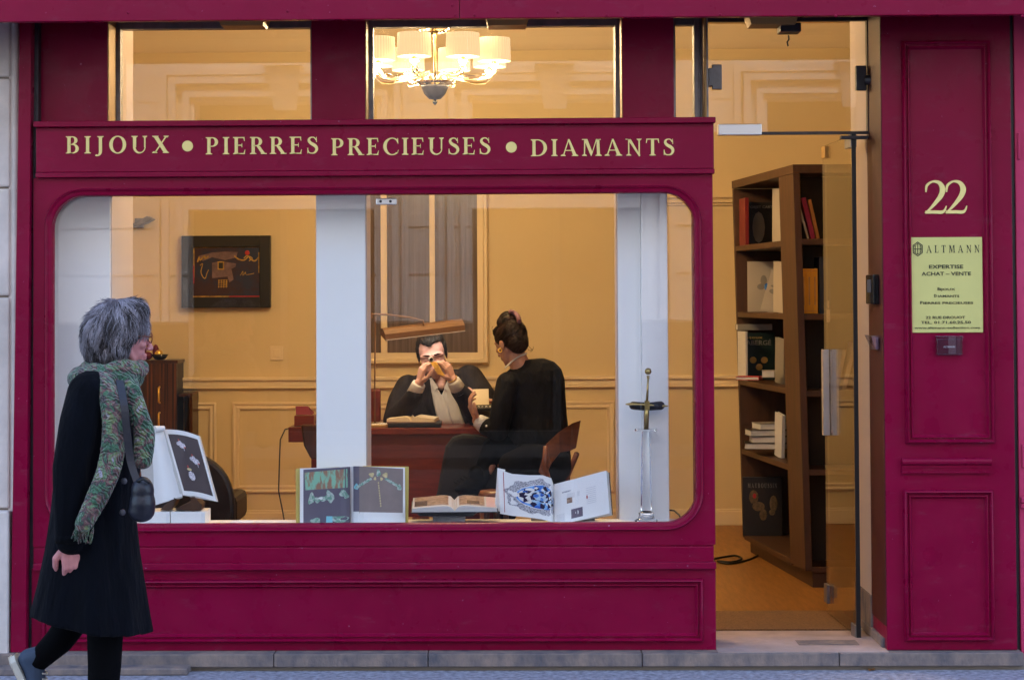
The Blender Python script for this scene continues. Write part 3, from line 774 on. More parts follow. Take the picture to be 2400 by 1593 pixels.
zk0, zk1 = PZ(1018, .85, 1950), PZ(818, .85, 1950)
mb = MB()
for sg in (-1, 1):
    dbox(mb, L_ - .115, L_ - .085, sg * .030, sg * .036, zk0, zk1); dbox(mb, L_ - .118, L_ - .112, sg * .006, sg * .036, zk0, zk1); dbox(mb, L_ - .088, L_ - .082, sg * .006, sg * .036, zk0 + .01, zk1 - .01)
mb.build('handle', 'steel', dr, bevel=.0015)
mb = MB(); q = dpt(L_ - .07, 0, .20)
dbox(mb, L_ - .09, L_ - .02, -.025, -.0055, .155, .205); dbox(mb, L_ - .09, L_ - .02, .0055, .022, .13, .215)
mb.build('door_lock', 'grey_metal', dr, bevel=.003)
mb = MB(); zs = PZ(740, .8, 1950); dbox(mb, L_ - .09, L_ - .01, -.0065, -.0055, zs - .03, zs + .03); dbox(mb, L_ - .07, L_ - .03, -.0065, -.0055, zs + .035, zs + .07)
mb.build('sticker', 'threshold_stone', dr)

# fixed glass over the door, its rail, clamps and the spotlight
ft = thing('door_transom', 'fixed glass light above the open door, held by steel patch fittings', 'window', (PX(1850, .27), .27, PZ(318, .27)))
xa, xb = xh + .002, XR - .004
z0, z1 = PZ(309, .27, 1900), PZ(56, .27)
mb = MB(); mb.box(xa, xb, .266, .274, z0, z1); mb.build('pane', 'window_glass', ft)
mb = MB(); mb.box(PX(1785, .25, 310), XR - .001, .258, .28, z0 - .012, z0); mb.build('rail', 'dark_frame', ft); mb = MB(); mb.box(xa, XR, .255, .285, z1, zl); mb.box(PX(2028, .25, 310), XR - .001, .25, .265, PZ(340, .25), PZ(62, .25)) if False else None
mb.build('head_rail', 'dark_frame', ft)
mb = MB(); mb.box(PX(1683, .25, 303), PX(1785, .25, 303), .245, .29, PZ(317, .25, 1730), PZ(291, .25, 1730)); mb.build('patch_fitting', 'steel', ft, bevel=.003)
mb = MB(); mb.box(PX(1971, .25, 320), PX(2036, .25, 320), .25, .285, PZ(326, .25, 2000), PZ(318, .25, 2000)); mb.build('pivot_fitting', 'dark_frame', ft, bevel=.002)
mb = MB(); mb.box(PX(1669, .24, 185), PX(1692, .24, 185), .235, .262, PZ(213, .24), PZ(155, .24)); mb.box(PX(1660, .25, 185), PX(1670, .25, 185), .235, .30, PZ(205, .24), PZ(163, .24))
mb.build('wall_clamp', 'grey_metal', ft, bevel=.003)
mb = MB(); mb.box(PX(2006, .24, 190), PX(2031, .24, 190), .235, .262, PZ(218, .24), PZ(160, .24)); mb.tube([P(2030, 188, .23), P(2062, 188, .20)], .022, 14)
mb.build('wall_clamp', 'dark_frame', ft, bevel=.003)
mb = MB(); mb.box(PX(2031, .27, 190), PX(2040, .27, 190), .25, .29, z0, z1); mb.build('edge_frame', 'dark_frame', ft)
cm = thing('security_sensor', 'small dark sensor box with a hanging hook above the open door', 'sensor', P(1849, 62, .15))
mb = MB(); mb.box(PX(1825, .15, 70), PX(1874, .15, 70), .10, .20, PZ(83, .15), PZ(62, .15)); mb.build('housing', 'dark_frame', cm, bevel=.004)
mb = MB(); mb.tube([P(1848, 83, .15), P(1849, 93, .15), P(1845, 99, .15), P(1847, 109, .15)], .0035, 8); mb.build('hook', 'black', cm)
ic = thing('intercom', 'dark blue-black intercom box fixed inside the doorway cheek', 'intercom', (XR - .01, .2, PZ(713, .2)))
mb = MB(); mb.box(XR - .030, XR - .001, .06, .22, PZ(713, .1, 2050), PZ(643, .1, 2050)); mb.build('case', 'black_gloss', ic, bevel=.006)
mb = MB(); mb.box(XR - .0308, XR - .030, .10, .18, PZ(685, .1, 2050), PZ(655, .1, 2050)); mb.build('panel', 'navy_shoe', ic)
c2 = thing('leaflet_holder', 'crumpled clear plastic card pocket inside the doorway, below the intercom', 'card holder', (XR - .01, .2, PZ(822, .2)))
mb = MB(); mb.hexa([(XR - .02, .05, PZ(820, .1, 2050)), (XR - .001, .05, PZ(820, .1, 2050)), (XR - .001, .16, PZ(820, .1, 2050)), (XR - .02, .16, PZ(820, .1, 2050)),
                     (XR - .045, .03, PZ(785, .1, 2050)), (XR - .001, .03, PZ(785, .1, 2050)), (XR - .001, .18, PZ(785, .1, 2050)), (XR - .045, .18, PZ(785, .1, 2050))])
mb.build('pocket', 'acrylic', c2, bevel=.002)
mb = MB(); mb.box(XR - .018, XR - .008, .06, .15, PZ(818, .1, 2050), PZ(790, .1, 2050)); mb.build('cards', 'scrunchie', c2)
# door mat
mb = MB(); mb.box(XL1 - .1, XR - .005, .56, 1.06, .02, .062); tag(mb.build('door_mat', 'mat_coir'), 'brown coir mat let into the floor behind the threshold', 'door mat')

# ================================================================ STREET OPPOSITE (seen in the glass)
YO = -12.0
op = thing('opposite_building', 'pale stone house front across the street with moulded window surrounds', 'building', (0, YO, 0))
wins = [(-8.6, -6.6), (-5.9, -5.0), (-3.42, -1.45), (-.42, 1.36), (2.75, 4.6), (5.6, 7.4)]
zt_w, zb_w = 3.66, .12
mb = MB(); xs_ = [-12] + [q for w_ in wins for q in w_] + [12]
zz = [0, .55, zb_w] ; 
c = [zb_w + (zt_w - zb_w) * i / 6 for i in range(7)]
lv = [0, .05, zb_w] + [.7, 1.28, 1.78, 2.28, 2.78, 3.28, 3.66]
for i in range(0, len(xs_), 2):
    for a, b in zip(lv, lv[1:]): mb.box(xs_[i], xs_[i + 1], YO - .5, YO, a + .012, b - .012)
for a, b in wins: mb.box(a, b, YO - .5, YO - .03, 0, zb_w)
mb.box(-12, 12, YO - .5, YO, zt_w, 4.9); mb.box(-12, 12, YO - .5, YO + .22, 4.9, 5.1); mb.box(-12, 12, YO - .5, YO, 5.1, 12)
mb.box(-12, 12, YO - .5, YO - .02, 0, zb_w)
for a, b in wins: mb.box(a, b, YO - .35, YO - .02, 2.48, 3.2)
for i in range(0, len(xs_), 2): mb.box(xs_[i] + .01, xs_[i + 1] - .01, YO - .45, YO - .03, 0, zt_w)
wl = mb.build('wall', 'opposite_stone', op)
for i in range(0, len(xs_), 2): mb = MB(); mb.box(xs_[i] - .01, xs_[i + 1] + .01, YO + .002, YO + .05, .1405, 1.27); mb.build('added_dark_panel', 'reflection_dark', op)  # added out of view, darkens the lower reflections in the glass
mb = MB(); mb.box(-12, 12, YO - .1, YO + .07, .0, .14); mb.build('plinth', 'reflection_dark', op)  # added dark strip, takes the bright wall foot out of the reflections
mb = MB()
for a, b in wins[2:]:
    for e, d_ in ((.36, .06), (.26, .10), (.12, .05)):
        mb.box(a - e, a - e + .07, YO, YO + d_, 1.3, zt_w + e); mb.box(b + e - .07, b + e, YO, YO + d_, 1.3, zt_w + e)
        mb.box(a - e + .07, b + e - .07, YO, YO + d_, zt_w + e - .07, zt_w + e)
    m_ = (a + b) / 2
    mb.hexa([(m_ - .12, YO, zt_w - .10), (m_ + .12, YO, zt_w - .10), (m_ + .12, YO + .02, zt_w - .1), (m_ - .12, YO + .02, zt_w - .1),
             (m_ - .18, YO, zt_w + .36), (m_ + .18, YO, zt_w + .36), (m_ + .18, YO + .17, zt_w + .36), (m_ - .18, YO + .17, zt_w + .36)])
    mb.box(m_ - .21, m_ + .21, YO, YO + .2, zt_w + .365, zt_w + .43)
mb.build('window_surrounds', 'opposite_stone', op)
for a, b in wins:
    m_ = MB(); m_.box(a, b, YO - .4, YO - .38, zb_w, zt_w); wn = m_.build('window', 'black_gloss', op)
    m_ = MB(); m_.box((a + b) / 2 - .04, (a + b) / 2 + .04, YO - .275, YO - .24, zb_w, zt_w); m_.box(a, b, YO - .275, YO - .245, 2.6, 2.68); m_.build('glazing_bars', 'reflection_dark', wn)
# ================================================================ ROOM
YBK = 4.46
FL = .06
CEI = 3.30
rxa, rxb = -3.4, 2.6
mb = MB(); mb.box(rxa, rxb, 1.06, YBK + .1, -.05, FL); mb.box(rxa, XL1 - .02, .30, 1.06, -.05, FL); struct(mb.build('room_floor', 'parquet', kind='structure'))
mb = MB(); mb.box(XR + .2, rxb, .30, 1.06, -.05, FL); struct(mb.build('floor_edge', 'parquet', kind='structure'))
mb = MB(); mb.box(rxa, rxb, YBK, YBK + .1, FL, CEI); struct(mb.build('back_wall', 'cream_wall', kind='structure'))
mb = MB(); mb.box(rxa - .1, rxa, .3, YBK + .1, FL, CEI); struct(mb.build('wall_left', 'cream_wall', kind='structure'))
mb = MB(); mb.box(rxb, rxb + .1, .3, YBK + .1, FL, CEI); struct(mb.build('wall_right', 'cream_wall', kind='structure'))
mb = MB(); mb.box(rxa - .1, rxb + .1, .302, YBK + .1, CEI, CEI + .1); struct(mb.build('ceiling', 'cream_wall', kind='structure'))
mb = MB(); mb.box(rxa, ox0 + .03, .20, .34, 0, CEI); mb.box(XR + .2, rxb, .31, .68, FL, CEI); mb.box(-3, XR + .3, .302, .42, zl + .02, CEI + .1) 
struct(mb.build('front_wall', 'cream_wall', kind='structure'))
# mouldings of the back wall
def PB(px, py): return P(px, py, YBK)
mb = MB()
ztop, zbot = PB(600, 885).z, PB(600, 906).z
mb.box(rxa, PB(1760, 900).x, YBK - .018, YBK, zbot, ztop); mb.box(rxa, PB(1760, 900).x, YBK - .035, YBK, ztop - .018, ztop + .004); mb.box(rxa, PB(1760, 900).x, YBK - .028, YBK, zbot - .012, zbot)
tag(mb.build('chair_rail', 'cream_trim', bevel=.004), 'cream chair rail running along the back wall', 'moulding')
mb = MB(); mb.box(rxa, rxb, YBK - .02, YBK, FL, FL + .09); mb.box(rxa, rxb, YBK - .012, YBK, FL + .09, FL + .105)
tag(mb.build('skirting_board', 'cream_trim', bevel=.003), 'cream skirting board at the foot of the back wall', 'skirting')
PW = [(0, YBK), (.002, YBK - .016), (.012, YBK - .02), (.020, YBK - .012), (.030, YBK - .012), (.034, YBK - .018), (.044, YBK - .014), (.048, YBK - .001)]
WL = {0: 'narrow moulded wainscot panel beside the dark cabinet', 1: 'wide moulded wainscot panel left of the white pillar', 2: 'moulded wainscot panel behind the desk',
      3: 'moulded wainscot panel to the right of the seated woman'}
for i, (a, b) in enumerate(((330, 507), (545, 800), (835, 1120), (1160, 1440))):
    m_ = MB(); moulding(m_, PB(a, 1040).x, PB(b, 1040).x, PB(1200, 1152).z, PB(1200, 940).z, PW)
    tag(m_.build('wainscot_panel', 'cream_trim', auto=40), WL[i], 'wall panel', 'moulded panels of the wainscot')
mb = MB()
for py in (461, 472, 478): mb.box(PB(1440, py).x, rxb, YBK - .02 - .004 * (py % 3), YBK, PB(1690, py + 3).z, PB(1690, py).z)
tag(mb.build('picture_rail', 'cream_trim', bevel=.003), 'thin stepped moulding on the wall left of the bookcase', 'moulding')
mb = MB()
pts = [(YBK, CEI - .15), (YBK - .02, CEI - .14), (YBK - .03, CEI - .10), (YBK - .08, CEI - .04), (YBK - .10, CEI), (YBK, CEI)]
mb.add([(rxa, y, z) for y, z in pts] + [(rxb, y, z) for y, z in pts], [tuple(range(6)), tuple(range(11, 5, -1))] + [(i, 6 + i, 6 + (i + 1) % 6, (i + 1) % 6) for i in range(6)])
tag(mb.build('cornice', 'cream_trim', auto=60), 'plain cove cornice between back wall and ceiling', 'cornice')

# interior window in the back wall
iw = thing('interior_window', 'tall cream framed inner window with dark panes behind the seated man', 'window', (PB(990, 600).x, YBK, PB(990, 840).z))
x0, x1, zb, ztp = PB(800, 600).x, PB(1140, 640).x, PB(990, 846).z, 2.62
gx0_, gx1_, gz = PB(812, 640).x, PB(1119, 640).x, PB(990, 826).z
mb = MB()
mb.box(x0, gx0_, YBK - .045, YBK, zb, ztp); mb.box(gx1_, x1, YBK - .045, YBK, zb, ztp); mb.box(gx0_, gx1_, YBK - .045, YBK, zb, gz); mb.box(gx0_, gx1_, YBK - .045, YBK, ztp - .06, ztp)
moulding(mb, x0 - .015, x1 + .015, zb - .02, ztp + .015, [(0, YBK), (0, YBK - .03), (.012, YBK - .06), (.03, YBK - .06), (.036, YBK - .046)])
mb.build('frame', 'cream_trim', iw, auto=40)
for a, b in ((893, 908), (1007, 1020)):
    m_ = MB(); m_.box(PB(a, 640).x, PB(b, 640).x, YBK - .04, YBK, gz, ztp - .06); m_.build('mullion', 'cream_trim', iw, bevel=.004)
for a, b in ((812, 893), (908, 1007), (1020, 1119)):
    m_ = MB(); m_.box(PB(a, 640).x, PB(b, 640).x, YBK - .02, YBK - .004, gz, ztp - .06); m_.build('pane', 'dark_pane', iw)

# painting
pt = thing('framed_painting', 'dark abstract painting in a deep black frame on the back wall', 'painting', (PB(531, 600).x, YBK, PB(531, 720).z))
x0, x1, z0, z1 = PB(429, 636).x, PB(636, 636).x, PB(531, 721).z, PB(531, 553).z
mb = MB(); a0, a1, b0, b1 = PB(456, 636).x, PB(611, 636).x, PB(531, 696).z, PB(531, 580).z
yf = YBK - .065
mb.box(x0, a0, yf, YBK, z0, z1); mb.box(a1, x1, yf, YBK, z0, z1); mb.box(a0, a1, yf, YBK, z0, b0); mb.box(a0, a1, yf, YBK, b1, z1)
mb.build('frame', 'black', pt, bevel=.003)
mat('art_dark', (.035, .012, .02), .6, col2=(.012, .022, .06), nscale=3, contrast=(.45, .55))
mat('art_mauve', (.16, .10, .11), .7, noise=.4, nscale=18)
mat('art_gold', (.42, .25, .04), .5, noise=.5, nscale=30)
mat('art_red', (.40, .02, .02), .6)
mb = MB(); yc = YBK - .05
mb.box(a0, a1, yc, yc + .01, b0, b1, 0)
Ua = (a1 - a0) / 155
AX = lambda px: a0 + (px - 456) * Ua
AZ = lambda py: b1 - (py - 580) * Ua
r2 = random.Random(3)
def blot(pts, mi, k): mb.prism([(AX(x), AZ(y)) for x, y in pts], yc - .001 - k * .0003, yc, mi)
blot([(468, 600), (500, 592), (530, 590), (560, 591), (556, 604), (530, 610), (500, 603), (478, 612)], 1, 1)
blot([(500, 616), (520, 612), (556, 618), (554, 626), (545, 630), (550, 655), (540, 662), (536, 648), (500, 652)], 1, 2)
def scr(pts, w, mi, k):
    s = ribbon(pts, [w] * len(pts), 4)[0]; mb.strip([(AX(x), AZ(y)) for x, y in s[1]], [(AX(x), AZ(y)) for x, y in s[2]], yc - .001 - k * .0003, yc, mi)
scr([(552, 600), (562, 608), (575, 610), (585, 602), (590, 608), (600, 612), (608, 604)], 3, 2, 3)
scr([(574, 606), (582, 600), (594, 606), (586, 612)], 2, 2, 4)
scr([(466, 614), (470, 602), (472, 610), (482, 600), (484, 606), (492, 600)], 3, 2, 3)
scr([(472, 622), (478, 618), (474, 636), (478, 648), (484, 652), (488, 640), (492, 632)], 1.8, 2, 3)
scr([(566, 646), (572, 636), (572, 646), (578, 638), (580, 644), (598, 641)], 1.3, 2, 3)
for q in ((513, 613, 528, 632),):
    mb.box(AX(q[0]), AX(q[2]), yc - .0032, yc, AZ(q[3]), AZ(q[1]), 2); mb.box(AX(q[0] + 2.5), AX(q[2] - 2.5), yc - .004, yc, AZ(q[3] - 2.5), AZ(q[1] + 2.5), 4)
for i in range(4): scr([(516 + i * 6, 655), (515 + i * 6, 674)], 1.8, 2, 5); scr([(514, 657 + i * 5), (536, 656 + i * 5)], 1.5, 2, 6)
mb.ball((AX(582), yc, AZ(593)), (.016, .003, .016), 12, 3)
for (xa_, xb_, ya_, yb_, mi) in ((456, 611, 578.5, 581, 2), (456, 459, 582, 650, 2), (608, 611, 592, 640, 2), (456, 560, 693, 696.5, 2), (540, 611, 693, 696.5, 3), (456, 458.5, 622, 664, 3)):
    mb.box(AX(xa_), AX(xb_), yc - .002 - .0004 * mi, yc, AZ(yb_), AZ(ya_), mi)
mb.build('canvas', ['art_dark', 'art_mauve', 'art_gold', 'art_red', 'black'], pt)

# light switch, wall lamp
sw = thing('light_switch', 'square cream light switch on the wall right of the painting', 'switch', PB(649, 844))
mb = MB(); mb.box(PB(633, 828).x, PB(664, 828).x, YBK - .01, YBK, PB(649, 844).z, PB(649, 811).z); mb.build('plate', 'cream_trim', sw, bevel=.003)
mb = MB(); mb.box(PB(641, 828).x, PB(657, 828).x, YBK - .018, YBK - .01, PB(649, 836).z, PB(649, 818).z); mb.build('rocker', 'cream_trim', sw, bevel=.002)
wlp = thing('wall_lamp', 'slanted grey-brown uplighter on the wall beside the left pillar', 'lamp', PB(335, 520))
mb = MB(); A_ = [PB(300, 538), PB(312, 531), PB(354, 508), PB(367, 515), PB(350, 524), PB(318, 536)]
mb.prism([(p.x, p.z) for p in A_], YBK - .14, YBK - .02); mb.build('shade', 'grey_metal', wlp, bevel=.004)
mb = MB(); mb.box(PB(318, 520).x, PB(338, 520).x, YBK - .03, YBK, PB(330, 535).z, PB(330, 512).z); mb.build('bracket', 'grey_metal', wlp)

# ---------------------------------------------------------------- white pillars in the window
PL = (('white pillar with a pinkish return at the left end of the window', 108, 258, .22, .70),
      ('broad white pillar behind the glass, left of the seated man', 741, 857, .20, .45),
      ('white pillar with a shadow line behind the crystal column', 1450, 1566, .20, .42))
for i, (lab, a, b, y0, y1) in enumerate(PL):
    c_ = thing('white_pillar', lab, 'pillar', (PX((a + b) / 2, y0), y0, .3), group='white pillars behind the display window')
    m_ = MB(); xa, xb = PX(a, y0), PX(b, y0)
    if i == 0: xa -= .25
    m_.box(xa, xb, y0, y1, .3, CEI if i else CEI)
    if i == 2:
        m_ = MB(); xm = PX(1504, y0); m_.box(xa, xm, y0 + .035, y1, .3, CEI); m_.box(xm, xb, y0, y1, .3, CEI)
    m_.build('shaft', 'white_panel', c_, bevel=.003)
    m_ = MB(); s_ = xb if i < 2 else xa
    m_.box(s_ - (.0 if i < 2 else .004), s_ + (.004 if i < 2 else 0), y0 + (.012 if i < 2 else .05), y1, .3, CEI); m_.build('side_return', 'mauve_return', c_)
    m_ = MB(); m_.box(xa - .006, xb + .004, y0 - .006, y1 + .004, .3, .54); m_.build('plinth', 'white_panel', c_)

# window board the display stands on
mb = MB(); zbd = PZ(1228, .06, 870) - .004
mb.box(ox0 + .03, wx1 + .01, .062, .27, zbd - .03, zbd); tag(mb.build('window_board', 'white_panel', bevel=.003), 'narrow white board inside the window that the display books stand on', 'window board')

# ---------------------------------------------------------------- chandelier
cc = P(1019, 150, 1.7)
chd = thing('chandelier', 'lit eight-armed amber glass chandelier with pleated cream drum shades', 'chandelier', (cc.x, 1.7, CEI))
CX, CYY = cc.x, 1.7
zst, zsb = 2.845, 2.728
mb = MB(); mb.tube([(CX, CYY, 2.60), (CX, CYY, CEI)], .0065, 10); mb.build('stem', 'old_brass', chd, smooth=True)
mb = MB(); mb.lathe([(.001, .08), (.05, .075), (.078, .05), (.082, .01), (.07, -.012), (.03, -.02), (.001, -.02)], (CX, CYY, 2.90), 28); mb.build('canopy', 'amber_glass', chd, smooth=True)
mb = MB(); mb.lathe([(.001, -.075), (.03, -.07), (.055, -.045), (.068, -.012), (.07, 0), (.001, .002)], (CX, CYY, 2.62), 28); mb.build('bowl', 'dark_frame', chd, smooth=True)
mb = MB(); mb.lathe([(.095, .012), (.08, .0), (.06, .006), (.03, .02), (.095, .014)], (CX, CYY, 2.625), 24, wob=lambda j: .05 * (j % 2)); mb.build('bobeche', 'amber_glass', chd, smooth=True)
mb = MB(); mb.lathe([(.0005, -.03), (.012, -.018), (.013, -.01), (.006, 0)], (CX, CYY, 2.547), 12); mb.build('finial', 'black_gloss', chd, smooth=True)
lights = []
for k in range(8):
    a = R(22.5 + 45 * k + 6)
    dx, dy = math.cos(a), math.sin(a)
    pt_ = lambda r, z: (CX + dx * r, CYY + dy * r, z)
    Rr = .315
    mb = MB()
    mb.tube([pt_(.035, 2.63), pt_(.055, 2.665), pt_(.09, 2.672), pt_(.16, 2.655), pt_(.24, 2.648), pt_(.285, 2.655), pt_(.31, 2.675), pt_(Rr, 2.70)],
            [.010, .013, .014, .013, .014, .017, .016, .013], 10)
    mb.lathe([(.012, 0), (.026, .012), (.022, .018), (.010, .012)], pt_(Rr, 2.695), 12)
    arm = mb.build('arm', 'amber_glass', chd, smooth=True)
    mb = MB(); mb.lathe([(.0105, 0), (.0105, .018), (.002, .018)], pt_(Rr, 2.712), 12); mb.build('socket', 'old_brass', arm)
    mb = MB(); n_ = 72
    mb.lathe([(.084, zsb), (.0845, zsb + .001), (.081, zst), (.080, zst - .001), (.082, zsb + .002), (.084, zsb)], (pt_(Rr, 0)[0], pt_(Rr, 0)[1], 0), n_, wob=lambda j: .018 * (j % 2))
    sh = mb.build('lamp_shade', 'shade', chd)
    mb = MB(); mb.lathe([(.001, 0), (.079, 0), (.079, .003), (.001, .003)], (pt_(Rr, 0)[0], pt_(Rr, 0)[1], zsb + .010), 24); mb.build('diffuser', 'shade_glow', sh)
    ld = bpy.data.lights.new('bulb', 'POINT'); ld.energy = 3.7; ld.color = (1, .74, .395); ld.shadow_soft_size = .05
    lo = bpy.data.objects.new('bulb', ld); COL.objects.link(lo)
    lo.location = (dx * Rr, dy * Rr, 2.70 - CEI); lo.parent = chd
    if k % 2 == 0:
        l2 = bpy.data.lights.new('bulb', 'POINT'); l2.energy = 6.6; l2.color = ld.color; l2.shadow_soft_size = .05; lo = bpy.data.objects.new('bulb', l2); COL.objects.link(lo)
        lo.location = (dx * Rr, dy * Rr, 2.865 - CEI); lo.parent = chd

# ---------------------------------------------------------------- cabinet with ornaments (left)
YC = 4.2
cbn = thing('cabinet', 'tall striped ebony cabinet against the wall behind the walking woman', 'cabinet', (PX(380, YC), YC, FL))
def PC(px, py, y=YC): return P(px, py, y)
x0, x1 = PC(250, 950).x, PC(414, 950).x; zt_ = PC(380, 844).z
mb = MB(); mb.box(x0, x1, YC, YC + .03, FL + .04, zt_ - .02); 
mb.build('front', 'macassar', cbn, bevel=.002)
mb = MB(); mb.box(x0, x1, YC + .03, YBK - .002, FL, zt_ - .02)
mb.build('carcass', 'black', cbn)
mb = MB(); mb.box(x0 - .01, x1 + .008, YC - .008, YBK - .001, zt_ - .02, zt_); mb.build('top', 'dark_wood', cbn, bevel=.002)
for py in (925, 985):
    m_ = MB(); p = PC(374, py); m_.tube([(p.x, YC - .001, p.z + .05), (p.x, YC - .03, p.z + .045), (p.x, YC - .03, p.z - .045), (p.x, YC - .001, p.z - .05)], .007, 8); m_.build('handle', 'gold', cbn, smooth=True)
sc2 = thing('side_cabinet', 'lower dark open-fronted side cabinet beside the ebony one', 'cabinet', (PC(440, 950, 4.22).x, 4.22, FL))
xa, xb, zz_ = PC(415, 950, 4.22).x, PC(451, 950, 4.22).x, PC(440, 922, 4.22).z
mb = MB(); mb.box(x1 + .01, xb, 4.22, YBK - .001, zz_ - .02, zz_); mb.box(xb - .02, xb, 4.22, YBK - .001, FL, zz_ - .02); mb.box(x1 + .01, xb - .02, 4.42, YBK - .001, FL, zz_ - .02); mb.build('carcass', 'dark_wood', sc2, bevel=.002)
mb = MB(); mb.box(x1 + .01, xb - .02, 4.24, 4.42, FL + .45, FL + .47); mb.build('shelf', 'dark_wood', sc2)
bwl = thing('ornament_bowl', 'small dark bowl holding a golden fruit on the ebony cabinet', 'bowl', PC(375, 843, 4.3))
zc_ = zt_
mb = MB(); p = PC(375, 843, 4.3); mb.lathe([(.02, 0), (.04, .01), (.055, .035), (.052, .035), (.035, .014), (.001, .01)], (p.x, 4.3, zc_), 18); mb.build('dish', 'black_gloss', bwl, smooth=True)
mb = MB(); mb.ball((p.x - .01, 4.3, zc_ + .04), (.03, .03, .026), 14); mb.build('fruit', 'gold', bwl, smooth=True)
orn = thing('red_ornaments', 'small red and copper glass ornament on the ebony cabinet', 'ornament', PC(345, 843, 4.3))
mb = MB(); p = PC(347, 843, 4.3)
for dx_, r_, h_ in ((-.06, .035, .03), (0, .03, .026), (.05, .022, .05), (-.03, .02, .055)): mb.ball((p.x + dx_, 4.3, zc_ + h_), (r_, r_, h_), 12)
mb.build('glass_bodies', 'red_cloth', orn, smooth=True)
mb = MB(); mb.tube([(p.x - .07, 4.33, zc_ + .22), (p.x + .03, 4.31, zc_ + .06)], .006, 8); mb.build('spout', 'grey_metal', orn)

# black tub chair behind the book stand
YT = 1.9
bc = thing('tub_chair', 'black round-backed armchair half hidden behind the stand with the open book', 'chair', (PX(470, YT), YT, FL))
p0 = P(470, 1218, YT); p1 = P(549, 1218, YT); pt0 = P(480, 1060, YT)
rr_ = .26; cx_ = p1.x - rr_
mb = MB()
out_, in_ = [], []
for i in range(21):
    t = R(-5 + 190 * i / 20)
    out_.append((cx_ + rr_ * math.cos(t), pt0.z - .02 - .30 + .32 * max(0, math.sin(t)) ** .8)); 
mb.prism([(cx_ + rr_, FL + .3)] + out_ + [(cx_ - rr_, FL + .3)], YT, YT + .07)
bk = mb.build('backrest', 'leather_black', bc, bevel=.02)
mb = MB(); mb.box(cx_ - rr_, cx_ + rr_, YT + .07, YT + .5, FL + .30, FL + .45); mb.build('seat', 'leather_black', bc, bevel=.03)
for sx in (-1, 1):
    for sy in (.04, .46):
        m_ = MB(); m_.tube([(cx_ + sx * .2, YT + sy, FL), (cx_ + sx * .2, YT + sy, FL + .3)], .015, 8); m_.build('leg', 'black', bc)

# ---------------------------------------------------------------- desk
YD = 2.35
dk = thing('desk', 'dark red mahogany desk between the seated man and woman', 'desk', (PX(930, YD), YD, FL))
def PD(px, py, y=YD): return P(px, py, y)
zt_d = PD(960, 1003).z; xa, xb = PD(715, 1020).x, PD(1200, 1020).x
mb = MB(); mb.box(xa, xb, YD, YD + .75, zt_d - .035, zt_d); mb.build('top', 'mahogany', dk, bevel=.004)
mb = MB(); mb.box(xa + .03, xb - .03, YD + .03, YD + .05, PD(960, 1160).z - .12, zt_d - .036); mb.build('modesty_panel', 'mahogany', dk)
mb = MB(); mb.box(xa + .04, xa + .34, YD + .0501, YD + .70, FL + .05, zt_d - .036); mb.build('pedestal', 'mahogany', dk)
mb = MB(); mb.box(xb - .34, xb - .04, YD + .0501, YD + .70, FL + .05, zt_d - .036); mb.build('pedestal', 'mahogany', dk)
mb = MB(); zz_ = PD(700, 1008).z
mb.box(PD(663, 1020).x, xa + .03, YD + .25, YD + .6, PD(700, 1044).z, zz_); mb.build('side_wing', 'mahogany', dk, bevel=.003)
mb = MB(); mb.box(PD(866, 990).x, PD(905, 990).x, YD + .08, YD + .3, zt_d + .001, PD(880, 988).z); tr = mb.build('x', 'chair_wood'); bpy.data.objects.remove(tr)
# things on the desk
bx = thing('dark_box', 'small dark red box with a raised lid on the left end of the desk', 'box', PD(715, 1000, YD + .2))
z0 = zz_; x0, x1 = PD(692, 985, YD + .35).x, PD(738, 985, YD + .35).x
mb = MB(); mb.box(x0, x1, YD + .3, YD + .45, zt_d if x0 > xa else z0, z0 + .06); mb.build('body', 'mahogany', bx, bevel=.002)
mb = MB(); mb.hexa([(x0 + .01, YD + .3, z0 + .065), (x1 - .01, YD + .3, z0 + .065), (x1 - .01, YD + .42, z0 + .07), (x0 + .01, YD + .42, z0 + .07), (x0, YD + .36, z0 + .11), (x1 - .04, YD + .36, z0 + .11), (x1 - .04, YD + .43, z0 + .10), (x0, YD + .43, z0 + .10)])
mb.build('lid', 'red_cloth', bx)
tc_ = thing('laptop', 'dark upright screen at the left end of the desk, beside the white pillar', 'laptop', PD(872, 990, YD + .2))
mb = MB(); mb.box(PD(800, 960).x, PD(882, 960).x, YD + .34, YD + .37, zt_d + .012, PD(872, 918).z); mb.build('screen', 'mahogany', tc_, bevel=.012)
mb = MB(); mb.box(PD(790, 985).x, PD(926, 985).x, YD + .07, YD + .35, zt_d + .0005, zt_d + .012); kb = mb.build('base', 'brass', tc_, bevel=.002)
mb = MB()
for i in range(9):
    for j in range(3): mb.box(PD(868, 985).x + i * .014, PD(868, 985).x + i * .014 + .010, YD + .10 + j * .05, YD + .13 + j * .05, zt_d + .0125, zt_d + .016)
mb.build('keys', 'white_paper', kb)
